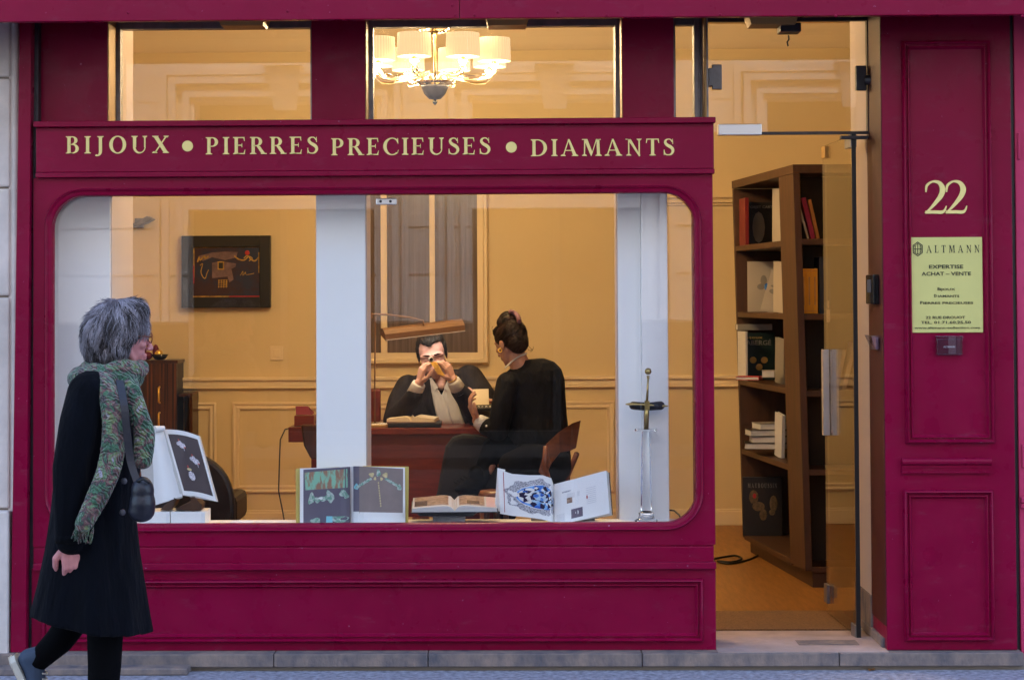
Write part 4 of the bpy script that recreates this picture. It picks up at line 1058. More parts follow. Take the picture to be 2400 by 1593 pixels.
def open_book_flat(name, lab, cx, cy, z, w, d, th, rz=0, tilt=0, page='white_paper', art=None, spread=.5, grp=None):
    r_ = thing(name, lab, 'book', (cx, cy, z), (tilt, 0, rz), group=grp)
    def half(sg):
        top, bot = [], []
        for i in range(13):
            t = i / 12
            top.append((sg * w / 2 * t, th * (1 - t * .35) * (1 if t > .0 else .4) * (.62 + .6 * math.sin(min(1, t * 3) * math.pi / 2) * (1 - .45 * t)))); bot.append((sg * w / 2 * t * (1 + .01), .002))
        m_ = MB(); n_ = 13
        v = [(x, -d / 2, h) for x, h in top] + [(x, -d / 2, h) for x, h in bot] + [(x, d / 2, h) for x, h in top] + [(x, d / 2, h) for x, h in bot]
        f = []
        for i in range(12):
            a, b = i, i + 1
            q = [(a, n_ + a, n_ + b, b), (2 * n_ + a, 2 * n_ + b, 3 * n_ + b, 3 * n_ + a), (a, b, 2 * n_ + b, 2 * n_ + a), (n_ + a, 3 * n_ + a, 3 * n_ + b, n_ + b)]
            f += q
        f.append((12, n_ + 12, 3 * n_ + 12, 2 * n_ + 12))
        m_.add(v, f, 0)
        if art is not None:                            # printed picture lying on the page
            for (u0, u1, v0, v1, mi) in art[0 if sg < 0 else 1]:
                vv = []; N = 8
                for i in range(N + 1):
                    t = u0 + (u1 - u0) * i / N; t = (1 - t) if sg < 0 else t
                    k = t * 12; a = min(11, int(k)); fr = k - a
                    X_ = top[a][0] * (1 - fr) + top[a + 1][0] * fr; H_ = top[a][1] * (1 - fr) + top[a + 1][1] * fr
                    vv += [(X_, -d / 2 + d * v0, H_ + .0006 + .0003 * mi), (X_, -d / 2 + d * v1, H_ + .0006 + .0003 * mi)]
                m_.add(vv, [(2 * i, 2 * i + 2, 2 * i + 3, 2 * i + 1) for i in range(N)], mi)
        return m_
    for sg in (-1, 1):
        half(sg).build('pages', [page, 'print_brown', 'print_dark', 'print_pink'], r_, local=True, auto=50)
    m_ = MB(); m_.box(-w / 2 - .006, w / 2 + .006, -d / 2 - .004, d / 2 + .004, -.002, .0015); m_.build('cover', 'mahogany' if page == 'cream_paper' else 'black', r_, local=True)
    return r_
mat('print_brown', (.17, .09, .06), .35, col2=(.42, .28, .2), nscale=60, contrast=(.4, .62))
mat('print_dark', (.05, .035, .045), .25)
mat('print_pink', (.62, .40, .38), .4)
p = PD(968, 985, YD + .14)
open_book_flat('ledger_book', 'thick open ledger lying on the desk before the man', p.x, YD + .15, zt_d + .028, .26, .20, .030, rz=R(-5), page='cream_paper')
mb = MB(); mb.box(PD(908, 995).x, PD(1032, 995).x, YD + .03, YD + .26, zt_d + .0005, zt_d + .026); tag(mb.build('writing_slab', 'black', bevel=.004), 'black leather block under the open ledger on the desk', 'desk pad')

# desk lamp: thin brass pole and arm with a long bar shade tilted over the man's head
YLm = YD + .12
lp = thing('desk_lamp', 'thin brass desk lamp whose long brown bar shade tilts above the man', 'lamp', PD(877, 985, YLm))
mb = MB(); mb.lathe([(.06, 0), (.06, .012), (.01, .018), (.001, .018)], (PD(877, 985, YLm).x, YLm + .05, zt_d + .0005), 20); mb.build('foot', 'old_brass', lp, smooth=True)
a, b, c_ = P(877, 925, YLm), P(880, 742, YLm), P(872, 736, YLm)
mb = MB(); mb.tube([(a.x, YLm + .05, zt_d + .01), P(878, 918, YLm), b], .0045, 8); mb.build('pole', 'lamp_brown', lp)
mb = MB(); mb.tube([P(868, 738, YLm), P(880, 736, YLm), P(905, 737, YLm), P(965, 745, YLm), P(992, 752, YLm), P(993, 762, YLm)], .0055, 8); mb.tube([P(870, 745, YLm), P(870, 733, YLm)], .009, 8); mb.build('arm', 'lamp_brown', lp)
A, B = P(897, 782, YLm - .05), P(1083, 760, YLm + .10)
mb = MB(); ax_ = (B - A).normalized(); up_ = Vector((0, -.35, .94)); sd_ = ax_.cross(up_).normalized(); up_ = sd_.cross(ax_)
def shp(c, s_=1): return [c + sd_ * (-.055 * s_) + up_ * (-.022), c + sd_ * (.055 * s_) + up_ * (-.022), c + sd_ * .045 * s_ + up_ * .012, c + sd_ * .012 + up_ * .028, c - sd_ * .012 + up_ * .028, c - sd_ * .045 * s_ + up_ * .012]
s1, s2 = shp(A), shp(B)
mb.add(s1 + s2, [tuple(range(5, -1, -1)), tuple(range(6, 12))] + [(i, (i + 1) % 6, 6 + (i + 1) % 6, 6 + i) for i in range(1, 6)])
sh = mb.build('shade', 'lamp_brown', lp)
mb = MB(); q = [s1[0] + up_ * .004, s1[1] + up_ * .004, s2[1] + up_ * .004, s2[0] + up_ * .004]; mb.add(q, [(0, 1, 2, 3)]); mb.build('tube_light', 'shade_glow', lp)
ld = bpy.data.lights.new('desk_lamp_light', 'AREA'); ld.shape = 'RECTANGLE'; ld.size = .40; ld.size_y = .08; ld.energy = .22; ld.color = (1, .86, .70)
lo = bpy.data.objects.new('desk_lamp_light', ld); COL.objects.link(lo)
mm = (A + B) / 2 - up_ * .03
rm = Matrix((ax_, sd_, up_)).transposed().to_4x4()
lo.matrix_world = Matrix.Translation(mm) @ rm
lo.parent = lp; lo.matrix_parent_inverse = Matrix.Translation(-Vector(lp.location))

# cable hanging from the desk
mb = MB(); mb.tube([P(706, 998, YD + .3), P(690, 1000, YD + .28), P(668, 1006, YD + .25), P(657, 1030, YD + .22), P(655, 1080, YD + .2), P(653, 1150, YD + .2), P(662, 1195, YD + .1), P(668, 1228, YD)], .004, 8)
tag(mb.build('power_cable', 'cable', smooth=True), 'thin dark cable hanging from the left end of the desk', 'cable')

# chairs
def chair_back(root, c, w, h, y, m, wall=.03, bend=.06):
    m_ = MB(); o_, i_ = [], []
    N = 16; prof = []
    for k in range(N + 1):
        u = -1 + 2 * k / N
        topz = h * (1 - .16 * abs(u) ** 3)
        prof.append((c.x + w / 2 * u, c.y + bend * u * u, c.z, c.z + topz))
    v = []
    for x, yy, a_, b_ in prof: v += [(x, yy, a_), (x, yy, b_), (x, yy + .018, a_), (x, yy + .018, b_)]
    f = []
    for k in range(N):
        a_, b_ = 4 * k, 4 * k + 4
        f += [(a_, b_, b_ + 1, a_ + 1), (a_ + 2, a_ + 3, b_ + 3, b_ + 2), (a_ + 1, b_ + 1, b_ + 3, a_ + 3), (a_, a_ + 2, b_ + 2, b_)]
    f += [(0, 1, 3, 2), (4 * N, 4 * N + 2, 4 * N + 3, 4 * N + 1)]
    m_.add(v, f); return m_
dc = thing('dark_chair', 'dark curved chair mostly hidden behind the broad white pillar', 'chair', PD(720, 1100, 2.0))
mb = MB(); q = [P(704, 995, 2.0), P(770, 995, 2.0), P(770, 1080, 2.0), P(728, 1075, 2.0), P(712, 1045, 2.0)]
mb.prism([(a.x, a.z) for a in q], 2.0, 2.04); mb.build('backrest', 'dark_wood', dc, bevel=.01)
mb = MB(); mb.box(P(728, 1090, 2.0).x, P(780, 1090, 2.0).x, 2.0, 2.4, FL + .42, FL + .46); mb.build('seat', 'dark_wood', dc, bevel=.01)
for sx in (730, 775):
    for sy in (2.02, 2.36):
        m_ = MB(); m_.tube([(PX(sx, sy), sy, FL), (PX(sx, sy), sy, FL + .42)], .016, 8); m_.build('leg', 'dark_wood', dc)
dc.location = dc.location

wc = thing('wooden_chair', 'curved plywood chair under the seated woman', 'chair', P(1290, 1180, 1.55))
YW_ = 1.62
# the shell: a bent plywood back seen from behind-left
prof = [(P(1262, 1105, 1.50)), (P(1280, 1040, 1.50)), (P(1310, 1012, 1.56)), (P(1340, 992, 1.66)), (P(1360, 985, 1.74))]
low = [(P(1275, 1120, 1.50)), (P(1292, 1085, 1.50)), (P(1312, 1060, 1.56)), (P(1336, 1056, 1.66)), (P(1349, 1050, 1.74))]
m_ = MB(); v = []
for a, b in zip(prof, low): v += [a, b, a + Vector((.004, .02, 0)), b + Vector((.004, .02, 0))]
f = []
for k in range(4):
    a_, b_ = 4 * k, 4 * k + 4
    f += [(a_, a_ + 1, b_ + 1, b_), (a_ + 2, b_ + 2, b_ + 3, a_ + 3), (a_, b_, b_ + 2, a_ + 2), (a_ + 1, a_ + 3, b_ + 3, b_ + 1)]
f += [(0, 2, 3, 1), (16, 17, 19, 18)]
m_.add(v, f); m_.build('backrest', 'chair_wood', wc, bevel=.004)
mb = MB(); sx0, sx1 = P(1120, 1120, 1.75).x, P(1300, 1120, 1.7).x
mb.box(sx0, sx1 + .04, 1.52, 1.95, FL + .42, FL + .445); mb.build('seat', 'chair_wood', wc, bevel=.012)
for lx, ly in ((sx0 + .03, 1.55), (sx1, 1.55), (sx0 + .03, 1.92), (sx1, 1.92)):
    m_ = MB(); m_.tube([(lx, ly, FL), (lx, ly, FL + .42)], [.013, .018], 10); m_.build('leg', 'chair_wood', wc, smooth=True)
mb = MB(); mb.tube([(sx1, 1.53, FL + .44), P(1276, 1090, 1.50), P(1280, 1045, 1.50)], .014, 8); mb.tube([P(1352, 1062, 1.73), (sx1 + .02, 1.9, FL + .44)], .014, 8); mb.build('back_post', 'chair_wood', wc, smooth=True)

sl = thing('armchair_arm', 'tan rounded wooden stool between the open books, in front of the desk', 'stool', P(1150, 1220, 1.0))
mb = MB(); p = P(1163, 1165, 1.0)
mb.lathe([(.001, 0), (.075, 0), (.085, -.02), (.07, -.04), (.001, -.04)], (p.x, 1.0, P(1163, 1149, 1.0).z), 24); mb.build('seat', 'chair_wood', sl, smooth=True)
sl.name = 'stool'
for dx_ in (-.05, .05):
    m_ = MB(); m_.tube([(p.x + dx_, 1.0, FL), (p.x + dx_ * .9, 1.0, P(1163, 1152, 1.0).z - .03)], .013, 8); m_.build('leg', 'walnut', sl)
m_ = MB(); m_.tube([(p.x, 1.06, FL), (p.x, 1.05, P(1163, 1152, 1.0).z - .03)], .013, 8); m_.build('leg', 'walnut', sl)

# grey upholstered chair in front of the desk
gc = thing('grey_chair', 'low grey upholstered chair standing before the desk front', 'chair', P(1090, 1180, 1.98))
mb = MB(); pA, pB = P(1040, 1040, 1.98), P(1150, 1020, 1.98); pl_ = P(1030, 1160, 1.98)
N = 12; poly = [(P(1020, 1180, 1.98).x, P(1020, 1180, 1.98).z)] + [(P(a, b, 1.98).x, P(a, b, 1.98).z) for a, b in ((1036, 1085), (1044, 1045), (1060, 1025), (1085, 1017), (1120, 1020), (1150, 1030), (1165, 1060), (1170, 1180))]
mat('grey_cloth', (.012, .011, .013), .9, noise=.2, nscale=60, bump=.4, bscale=200)
mb.prism(poly, 1.98, 2.05); mb.build('backrest', 'grey_cloth', gc, bevel=.02)
mb = MB(); mb.box(P(1020, 1180, 1.98).x, P(1170, 1180, 1.98).x, 2.05, 2.33, FL + .38, FL + .46); mb.build('seat', 'grey_cloth', gc, bevel=.02)
for sx in (1030, 1160):
    for sy in (2.0, 2.3):
        m_ = MB(); m_.tube([(PX(sx, 1.98), sy, FL), (PX(sx, 1.98), sy, FL + .38)], .013, 8); m_.build('leg', 'black', gc)

# ---------------------------------------------------------------- window display
YV = .16
zB = zbd + .0005
SV = FPX / (YV + 8)                       # pixels per metre at the display
# 1. standing book with yellow boards, jewellery plates
b1 = thing('jewellery_book', 'tall open book with yellow edges and green jewellery plates standing at the pane', 'book', (PX(826, YV), YV, zB))
mat('book_yellow', (.62, .50, .13), .6); mat('plate_mauve', (.14, .12, .16), .22); mat('plate_taupe', (.26, .205, .19), .25, noise=.15, nscale=6)
mat('plate_panel', (.32, .17, .11), .3, col2=(.25, .52, .36), nscale=26, contrast=(.46, .58), stretch=(2.2, 1, .7))
mat('plate_green', (.14, .32, .23), .3, col2=(.55, .60, .55), nscale=90, contrast=(.42, .62))
mat('plate_gold', (.62, .50, .25), .35, noise=.3, nscale=80); mat('plate_aqua', (.22, .55, .62), .4)
def VP(px, py): 
    q = P(px, py, YV); return q.x, q.z
def page_curve(px):                            # depth of the page surface: deep at the gutter
    u = abs(px - 822) / 125
    return YV - .045 + .055 * math.exp(-u * 9) + .035 * u * u
def page_quad(m_, pts, mi, k=0, N=10):
    """picture printed on the curved page: pts = left-bottom, right-bottom, right-top, left-top in photo pixels"""
    (ax_, ay), (bx_, by), (cx2, cy2), (dx2, dy2) = pts
    vv = []
    for i in range(N + 1):
        t = i / N
        for (sx_, sy_), (ex_, ey_) in (((ax_, ay), (bx_, by)), ((dx2, dy2), (cx2, cy2))):
            x_ = sx_ + (ex_ - sx_) * t; y_ = sy_ + (ey_ - sy_) * t
            q = P(x_, y_, page_curve(x_) - .0006 * k); vv.append(q)
    m_.add(vv, [(2 * i, 2 * i + 2, 2 * i + 3, 2 * i + 1) for i in range(N)], mi)
mb = MB()
mb.hexa([P(694, 1232, YV + .0), P(820, 1232, YV + .05), P(820, 1232, YV + .055), P(694, 1232, YV + .006), P(693, 1098, YV), P(820, 1092, YV + .05), P(820, 1092, YV + .055), P(693, 1098, YV + .006)])
mb.hexa([P(824, 1232, YV + .05), P(957, 1232, YV + .0), P(957, 1232, YV + .006), P(824, 1232, YV + .055), P(824, 1091, YV + .05), P(958, 1093, YV), P(958, 1093, YV + .006), P(824, 1091, YV + .055)])
mb.build('cover', 'book_yellow', b1)
mb = MB()
page_quad(mb, [(703, 1230), (822, 1230), (822, 1093), (703, 1097)], 0, 0); page_quad(mb, [(823, 1230), (950, 1230), (949, 1095), (823, 1092)], 0, 0)
page_quad(mb, [(711, 1230), (821, 1230), (821, 1093), (711, 1100)], 1, 1)
page_quad(mb, [(716, 1148), (815, 1142), (814, 1098), (714, 1107)], 3, 2)
page_quad(mb, [(842, 1202), (944, 1201), (945, 1098), (841, 1092)], 2, 1); page_quad(mb, [(828, 1198), (842, 1198), (842, 1092), (828, 1092)], 1, 1)
page_quad(mb, [(828, 1230), (944, 1230), (944, 1201), (828, 1199)], 0, 2)
def blob(cx3, cy3, rx_, ry_, mi, k=3, rot=0, n=14):
    vv = [P(cx3, cy3, page_curve(cx3) - .0006 * k)]
    for i in range(n):
        t = 2 * math.pi * i / n; w_ = 1 + .18 * math.sin(3 * t + cx3) + .12 * math.sin(7 * t)
        x_ = cx3 + (math.cos(t) * rx_ * math.cos(rot) - math.sin(t) * ry_ * math.sin(rot)) * w_; y_ = cy3 + (math.cos(t) * rx_ * math.sin(rot) + math.sin(t) * ry_ * math.cos(rot)) * w_
        vv.append(P(x_, y_, page_curve(x_) - .0006 * k))
    mb.add(vv, [(0, 1 + i, 1 + (i + 1) % n) for i in range(n)], mi)
for q in ((730, 1168, 7, 14, .2), (774, 1163, 8, 15, -.3), (744, 1171, 7, 7, 0), (757, 1168, 10, 6, 0), (766, 1166, 7, 6, 0), (805, 1156, 10, 8, .3), (812, 1162, 6, 6, 0)): blob(*q[:4], 4, 3, q[4])
blob(752, 1167, 5, 3, 0, 4)
for q in ((740, 1220, 12, 7), (795, 1216, 22, 8)): blob(*q, 4, 3)
mb.v and page_quad(mb, [(764, 1230), (780, 1230), (779, 1209), (765, 1209)], 6, 4, 2)
for q in ((871, 1112, 6, 5), (903, 1113, 6, 6), (879, 1121, 3, 4), (894, 1122, 3, 4)): blob(*q, 5, 3)
blob(887, 1108, 5, 8, 4, 4)
for i in range(10): blob(887 + i * .6, 1131 + i * 6, 1.6, 2.2, 5, 3)
for i in range(9): blob(868 - i * 4, 1122 + i * 2.4, 3.2, 3.5, 4, 3); blob(905 + i * 4, 1122 + i * 2.4, 3.2, 3.5, 4, 3)
blob(835, 1140, 5, 7, 6, 3); blob(936, 1142, 5, 7, 4, 3)
mb.build('pages', ['white_paper', 'plate_mauve', 'plate_taupe', 'plate_panel', 'plate_green', 'plate_gold', 'plate_aqua'], b1)

# 2. low open book on a dark stand
st = thing('book_stand', 'low black stand with a grey foot under the flat open book', 'stand', (PX(1050, YV), YV, zB))
mb = MB(); x0, x1 = P(975, 1200, YV).x, P(1120, 1200, YV).x; zs_ = PZ(1193, YV)
mb.hexa([(x0 + .02, .10, zs_ - .022), (x1 - .02, .10, zs_ - .022), (x1, .26, zs_ - .022), (x0, .26, zs_ - .022), (x0, .10, zs_), (x1, .10, zs_), (x1, .26, zs_), (x0, .26, zs_)]); mb.build('tray', 'black', st, bevel=.002)
mb = MB(); mb.box(P(1015, 1210, YV).x, P(1090, 1210, YV).x, .13, .2, zB, zs_ - .0225); mb.build('foot', 'grey_metal', st)
open_book_flat('flat_open_book', 'white open picture book lying low on the black stand', P(1065, 1185, YV).x, .17, zs_ + .010, .355, .20, .028, rz=R(2), tilt=R(7), page='page_edge',
               art=([(.04, .95, .12, .97, 1), (.05, .35, .14, .6, 2)], [(.04, .72, .12, .97, 1), (.3, .6, .2, .5, 2), (.76, .97, .05, .95, 3)]))
# 3. big book with blue gem
b3 = thing('gem_book', 'large open white book with a blue faceted gem picture leaning in the window', 'book', (PX(1298, YV), YV, zB))
Y3 = YV
def P3(px, py, dy=0): return P(px, py, Y3 + dy)
mat('gem_blue', (.02, .12, .55), .2, col2=(.22, .48, .85), nscale=40, contrast=(.4, .6)); mat('gem_dark', (.02, .012, .05), .2); mat('gem_light', (.45, .62, .80), .2)
mat('filigree', (.10, .10, .12), .4, col2=(.62, .61, .66), nscale=230, contrast=(.38, .6))
mat('faint_print', (.50, .50, .55), .7)
left = lambda u: .05 * (math.sin(math.pi * (1 - u)) * .5) + .0   # page bulge toward viewer
def LP(u, v_, k=0):
    """left page: u 0..1 from outer edge to gutter, v 0..1 bottom to top"""
    tx = [(1166, 1098), (1200, 1110), (1240, 1113), (1272, 1113), (1292, 1120), (1299, 1140)]
    bx_ = [(1172, 1203), (1200, 1208), (1240, 1212), (1270, 1216), (1290, 1222), (1299, 1230)]
    s_ = u * 5; i = min(4, int(s_)); f_ = s_ - i
    t0 = (tx[i][0] * (1 - f_) + tx[i + 1][0] * f_, tx[i][1] * (1 - f_) + tx[i + 1][1] * f_); b0_ = (bx_[i][0] * (1 - f_) + bx_[i + 1][0] * f_, bx_[i][1] * (1 - f_) + bx_[i + 1][1] * f_)
    return P(b0_[0] * (1 - v_) + t0[0] * v_, b0_[1] * (1 - v_) + t0[1] * v_, Y3 - .03 + .05 * u ** 3 - .02 * math.sin(u * math.pi) - .0006 * k)
def RP(u, v_, k=0):
    """right page: u 0..1 from gutter to outer edge"""
    t0 = (1299 + 122 * u, 1134 - 32 * u); b0_ = (1299 + 130 * u, 1232 - 30 * u)
    return P(b0_[0] * (1 - v_) + t0[0] * v_, b0_[1] * (1 - v_) + t0[1] * v_, Y3 + .01 - .045 * u - .012 * math.sin(min(1, u * 2.5) * math.pi) - .0006 * k)
def grid(m_, F_, u0, u1, v0, v1, mi, k, nu=14, nv=3):
    vv = [F_(u0 + (u1 - u0) * i / nu, v0 + (v1 - v0) * j / nv, k) for i in range(nu + 1) for j in range(nv + 1)]
    m_.add(vv, [(i * (nv + 1) + j, (i + 1) * (nv + 1) + j, (i + 1) * (nv + 1) + j + 1, i * (nv + 1) + j + 1) for i in range(nu) for j in range(nv)], mi)
def disc(m_, F_, cu, cv, ru, rv, mi, k, n=26, wob=0, rin=0):
    vv = []
    for i in range(n):
        t = 2 * math.pi * i / n; w_ = 1 + wob * math.sin(9 * t) + wob * .6 * math.sin(17 * t + 1)
        vv.append(F_(min(.985, cu + ru * math.cos(t) * w_), cv + rv * math.sin(t) * w_, k))
    if rin:
        for i in range(n):
            t = 2 * math.pi * i / n; vv.append(F_(min(.98, cu + ru * rin * math.cos(t)), cv + rv * rin * math.sin(t), k))
        m_.add(vv, [(i, (i + 1) % n, n + (i + 1) % n, n + i) for i in range(n)], mi)
    else:
        vv.append(F_(cu, cv, k)); m_.add(vv, [(n, i, (i + 1) % n) for i in range(n)], mi)
mb = MB()
grid(mb, LP, 0, 1, 0, 1, 0, 0, 20); grid(mb, RP, 0, 1, 0, 1, 0, 0, 16)
# loose leaf behind on the left
vv = [P(1159, 1195, Y3 - .02), P(1180, 1200, Y3 - .015), P(1184, 1100, Y3 - .005), P(1166, 1096, Y3 - .01)]; mb.add(vv, [(0, 1, 2, 3)], 0)
grid(mb, LP, .075, .085, .05, .97, 7, 1, 1)
disc(mb, LP, .56, .50, .46, .40, 1, 1, 60, .06, .70)
disc(mb, LP, .60, .50, .36, .27, 2, 2, 36)
r3 = random.Random(11)
for i in range(11):
    t = 2 * math.pi * i / 11 + .2
    disc(mb, LP, .60 + .27 * math.cos(t), .50 + .20 * math.sin(t), .055, .075, 3, 3, 3 + i % 3)
for i in range(9):
    t = 2 * math.pi * i / 9; disc(mb, LP, .60 + .16 * math.cos(t), .50 + .12 * math.sin(t), .05, .05, 4, 4, 4)
disc(mb, LP, .60, .50, .19, .125, 3, 5, 8, 0, .72)
for i in range(34):
    t = r3.uniform(0, 6.28); q_ = r3.uniform(.2, .95); disc(mb, LP, .60 + .33 * q_ * math.cos(t), .50 + .25 * q_ * math.sin(t), r3.uniform(.02, .07), r3.uniform(.015, .05), r3.choice((2, 3, 4, 2, 0)), 5 + i % 4, r3.choice((3, 4, 5)), .15)
for t in (-.6, .5): disc(mb, LP, .60 + t * .1, .5, .06, .06, 4, 6, 4)
disc(mb, LP, .40, .44, .03, .04, 0, 7, 8); disc(mb, LP, .24, .52, .045, .06, 0, 7, 10)
# small pictures and faint print on the right page
grid(mb, RP, .235, .335, .46, .59, 5, 1, 3); grid(mb, RP, .31, .52, .08, .30, 6, 1, 3)
disc(mb, RP, .415, .20, .03, .06, 0, 2, 9); disc(mb, RP, .61, .50, .014, .05, 7, 1, 7)
grid(mb, RP, .15, .31, .735, .765, 1, 1, 4, 1)
for i in range(12):
    v_ = .70 - i * .045
    if i < 9: grid(mb, RP, .60 if i != 4 else .66, .78, v_, v_ + .008, 8, 1, 4, 1)
for i in range(8):
    grid(mb, RP, .04, .19, .24 - i * .022, .246 - i * .022, 8, 1, 3, 1)
for i in range(6): grid(mb, RP, .24, .48, .68 - i * .02, .686 - i * .02, 8, 1, 3, 1)
mb.build('pages', ['white_paper', 'filigree', 'gem_blue', 'gem_dark', 'gem_light', 'print_brown', 'plate_mauve', 'art_red', 'faint_print'], b3)
mb = MB()                                   # page block under the right page
vv = []
for u in (0.25, .5, .75, 1.0):
    for v_ in (0, 1):
        q = RP(u, v_); vv += [q + Vector((0, .0006, 0)), q + Vector((.012 * u, .038, -.014 * u))]
mb.add(vv, [(4 * i, 4 * i + 4, 4 * i + 5, 4 * i + 1) for i in range(3)] + [(4 * i + 2, 4 * i + 3, 4 * i + 7, 4 * i + 6) for i in range(3)] + [(12, 13, 15, 14)], 0)
mb.build('page_block', 'page_edge', b3)
mb = MB(); q = [RP(0, 0), RP(1, 0), RP(1, 1), RP(0, 1)]; q = [a + Vector((.016 * (i in (1, 2)), .042, -.012)) for i, a in enumerate(q)]
mb.hexa(q[:2] + [q[1] + Vector((0, .003, 0)), q[0] + Vector((0, .003, 0))] + [q[3], q[2], q[2] + Vector((0, .003, 0)), q[3] + Vector((0, .003, 0))])
mb.build('cover', 'black', b3)
mb = MB(); mb.box(P(1245, 1226, YV).x, P(1395, 1226, YV).x, .20, .25, zB, zB + .02); mb.build('rest', 'grey_metal', b3)

# 4. left stand: open book with figurines, wooden rests, white boxes
zx = PZ(1197, .12, 420)
wb = []
for i, (a, b, lab) in enumerate(((330, 402, 'white display box behind the walking woman, left one of the pair'), (403, 484, 'white display box under the brown book rests, right one of the pair'))):
    t_ = thing('display_box', lab, 'box', (PX((a + b) / 2, .12), .16, zB), group='white display boxes in the window')
    m_ = MB(); m_.box(PX(a, .12), PX(b, .12) - .002, .09, .24, zB, zx); m_.build('body', 'white_panel', t_, bevel=.002)
    m_ = MB(); m_.box(PX(b - 10, .12), PX(b, .12) - .004, .0885, .09, zB + .004, zx - .004); m_.build('front_flap', 'white_paper', t_)
er = thing('book_rest', 'brown angular wooden rests holding the open ballerina book', 'stand', (PX(430, .15), .15, zx))
mb = MB()
for pts in (((398, 1196), (378, 1192), (402, 1170), (406, 1161), (416, 1167), (410, 1185)), ((455, 1196), (412, 1192), (450, 1172), (447, 1163), (456, 1162), (475, 1180), (473, 1194))):
    m_ = MB(); m_.prism([(P(a, b, .13).x, P(a, b, .13).z) for a, b in pts], .10, .2); m_.build('rest', 'walnut', er, bevel=.002)
b4 = thing('ballerina_book', 'open book with a black plate of white ballerina brooches tilted on brown rests', 'book', (PX(430, .15), .15, zx))
mb = MB(); Y4 = .13
def Q4(u, v_, k=0, d=0):
    t0 = (384 + 82 * u, 1006 + 15 * u - 8 * math.sin(math.pi * u) * .6); b0_ = (428 + 80 * u, 1160 + 15 * u - 6 * math.sin(math.pi * u) * .6)
    return P(b0_[0] * (1 - v_) + t0[0] * v_, b0_[1] * (1 - v_) + t0[1] * v_, Y4 + .05 * v_ - .02 * u + .0 - .0006 * k + d)
grid(mb, Q4, 0, 1, 0, 1, 0, 0, 10); grid(mb, Q4, .08, .93, .07, .93, 1, 1, 10)
def fig(u, v_, s_, mi2):
    disc(mb, Q4, u, v_ + .065 * s_, .018 * s_, .02 * s_, 2, 2, 8); disc(mb, Q4, u + .02, v_ + .035 * s_, .04 * s_, .025 * s_, 3, 3, 9)
    disc(mb, Q4, u + .06 * s_, v_ - .015, .09 * s_, .045 * s_, 3, 2, 16, .08); disc(mb, Q4, u - .04 * s_, v_ + .012, .05 * s_, .03 * s_, 3, 3, 10)
    grid(mb, Q4, u + .08 * s_, u + .095 * s_, v_ - .09 * s_, v_ - .04, 3, 2, 1, 1); disc(mb, Q4, u + .12 * s_, v_ - .04, .03, .012, 2, 4, 8)
fig(.34, .78, 1, 2); fig(.62, .57, 1.1, 2); 
disc(mb, Q4, .40, .45, .02, .022, 2, 2, 8); disc(mb, Q4, .42, .41, .07, .02, 4, 3, 8); disc(mb, Q4, .44, .31, .09, .07, 3, 2, 16, .08)
mat('brooch', (.34, .30, .36), .3, col2=(.78, .74, .80), nscale=200, contrast=(.4, .6))
mb.build('plate_page', ['white_paper', 'print_dark', 'art_red', 'brooch', 'plate_gold'], b4)
mb = MB()
def Q5(u, v_, k=0):
    t0 = (344 + 42 * u, 1012 - 8 * math.sin(math.pi * u)); b0_ = (362 + 66 * u, 1184 - 22 * u)
    return P(b0_[0] * (1 - v_) + t0[0] * v_, b0_[1] * (1 - v_) + t0[1] * v_, Y4 + .05 * v_ + .02 * u - .02 - .03 * math.sin(u * math.pi))
grid(mb, Q5, 0, 1, 0, 1, 0, 0, 12)
for i in range(5):
    F5 = lambda u, v_, k=0, i=i: Q5(u, v_) + Vector((-.010 * (i + 1) * (1 - u), .006 * (i + 1) * (1 - u), -.004 * i * math.sin(v_ * 3 + i)))
    grid(mb, F5, 0, 1, 0, 1, 1, 0, 8)
mb.tube([P(362, 1006, Y4), P(384, 1004, Y4 + .03)], [.016, .012], 12, 0)
mb.build('turned_pages', ['white_paper', 'page_edge'], b4, auto=50)
mb = MB(); vv = [Q4(0, 0), Q4(1, 0), Q4(1, 1), Q4(0, 1)]
vv = vv + [a + Vector((.004, .016, -.002)) for a in vv]; mb.hexa([vv[0] + Vector((0, .001, 0)), vv[1] + Vector((0, .001, 0)), vv[5], vv[4], vv[3] + Vector((0, .001, 0)), vv[2] + Vector((0, .001, 0)), vv[6], vv[7]]); mb.build('cover', 'page_edge', b4)
# pale tray lip on the board
mb = MB(); p = P(566, 1224, .12); mb.lathe([(.001, .010), (.045, .010), (.050, .006), (.046, 0), (.001, 0)], (p.x, .14, zB), 28)
tag(mb.build('ring_dish', 'white_panel', auto=40), 'shallow white dish on the window board right of the ballerina book', 'dish')

# 5. crystal column with brass cross handle
cr = thing('crystal_column', 'tall clear crystal column topped by a brass cross handle with dark grips', 'ornament', (PX(1517, YV), YV, zB))
Yc = .13
cxp = P(1515, 1215, Yc).x
zc0, zc1 = zB, PZ(1004, Yc, 1515)
mb = MB()
mb.lathe([(.001, 0), (.048, 0), (.05, .010), (.036, .018), (.030, .030), (.034, .040), (.022, .050), (.0235, .06), (.0225, .09), (.0185, zc1 - zc0 - .02), (.017, zc1 - zc0 - .012), (.046, zc1 - zc0 - .010), (.047, zc1 - zc0 - .001), (.001, zc1 - zc0)],
         (cxp, Yc, zc0), 8)
mb.build('column', 'crystal', cr, auto=35)
lean = Vector((P(1519, 870, Yc).x - cxp, 0, 0))
zk_ = PZ(949, Yc, 1515)
mb = MB(); mb.tube([(cxp + .002, Yc, zc1), (cxp + .006, Yc, zk_ + .018)], .0105, 14); mb.build('sleeve', 'old_brass', cr, smooth=True)
pb = P(1519, 870, Yc)
mb = MB(); mb.tube([(cxp + .006, Yc, zk_ + .016), (pb.x, Yc, pb.z - .03)], [.0055, .0035], 10)
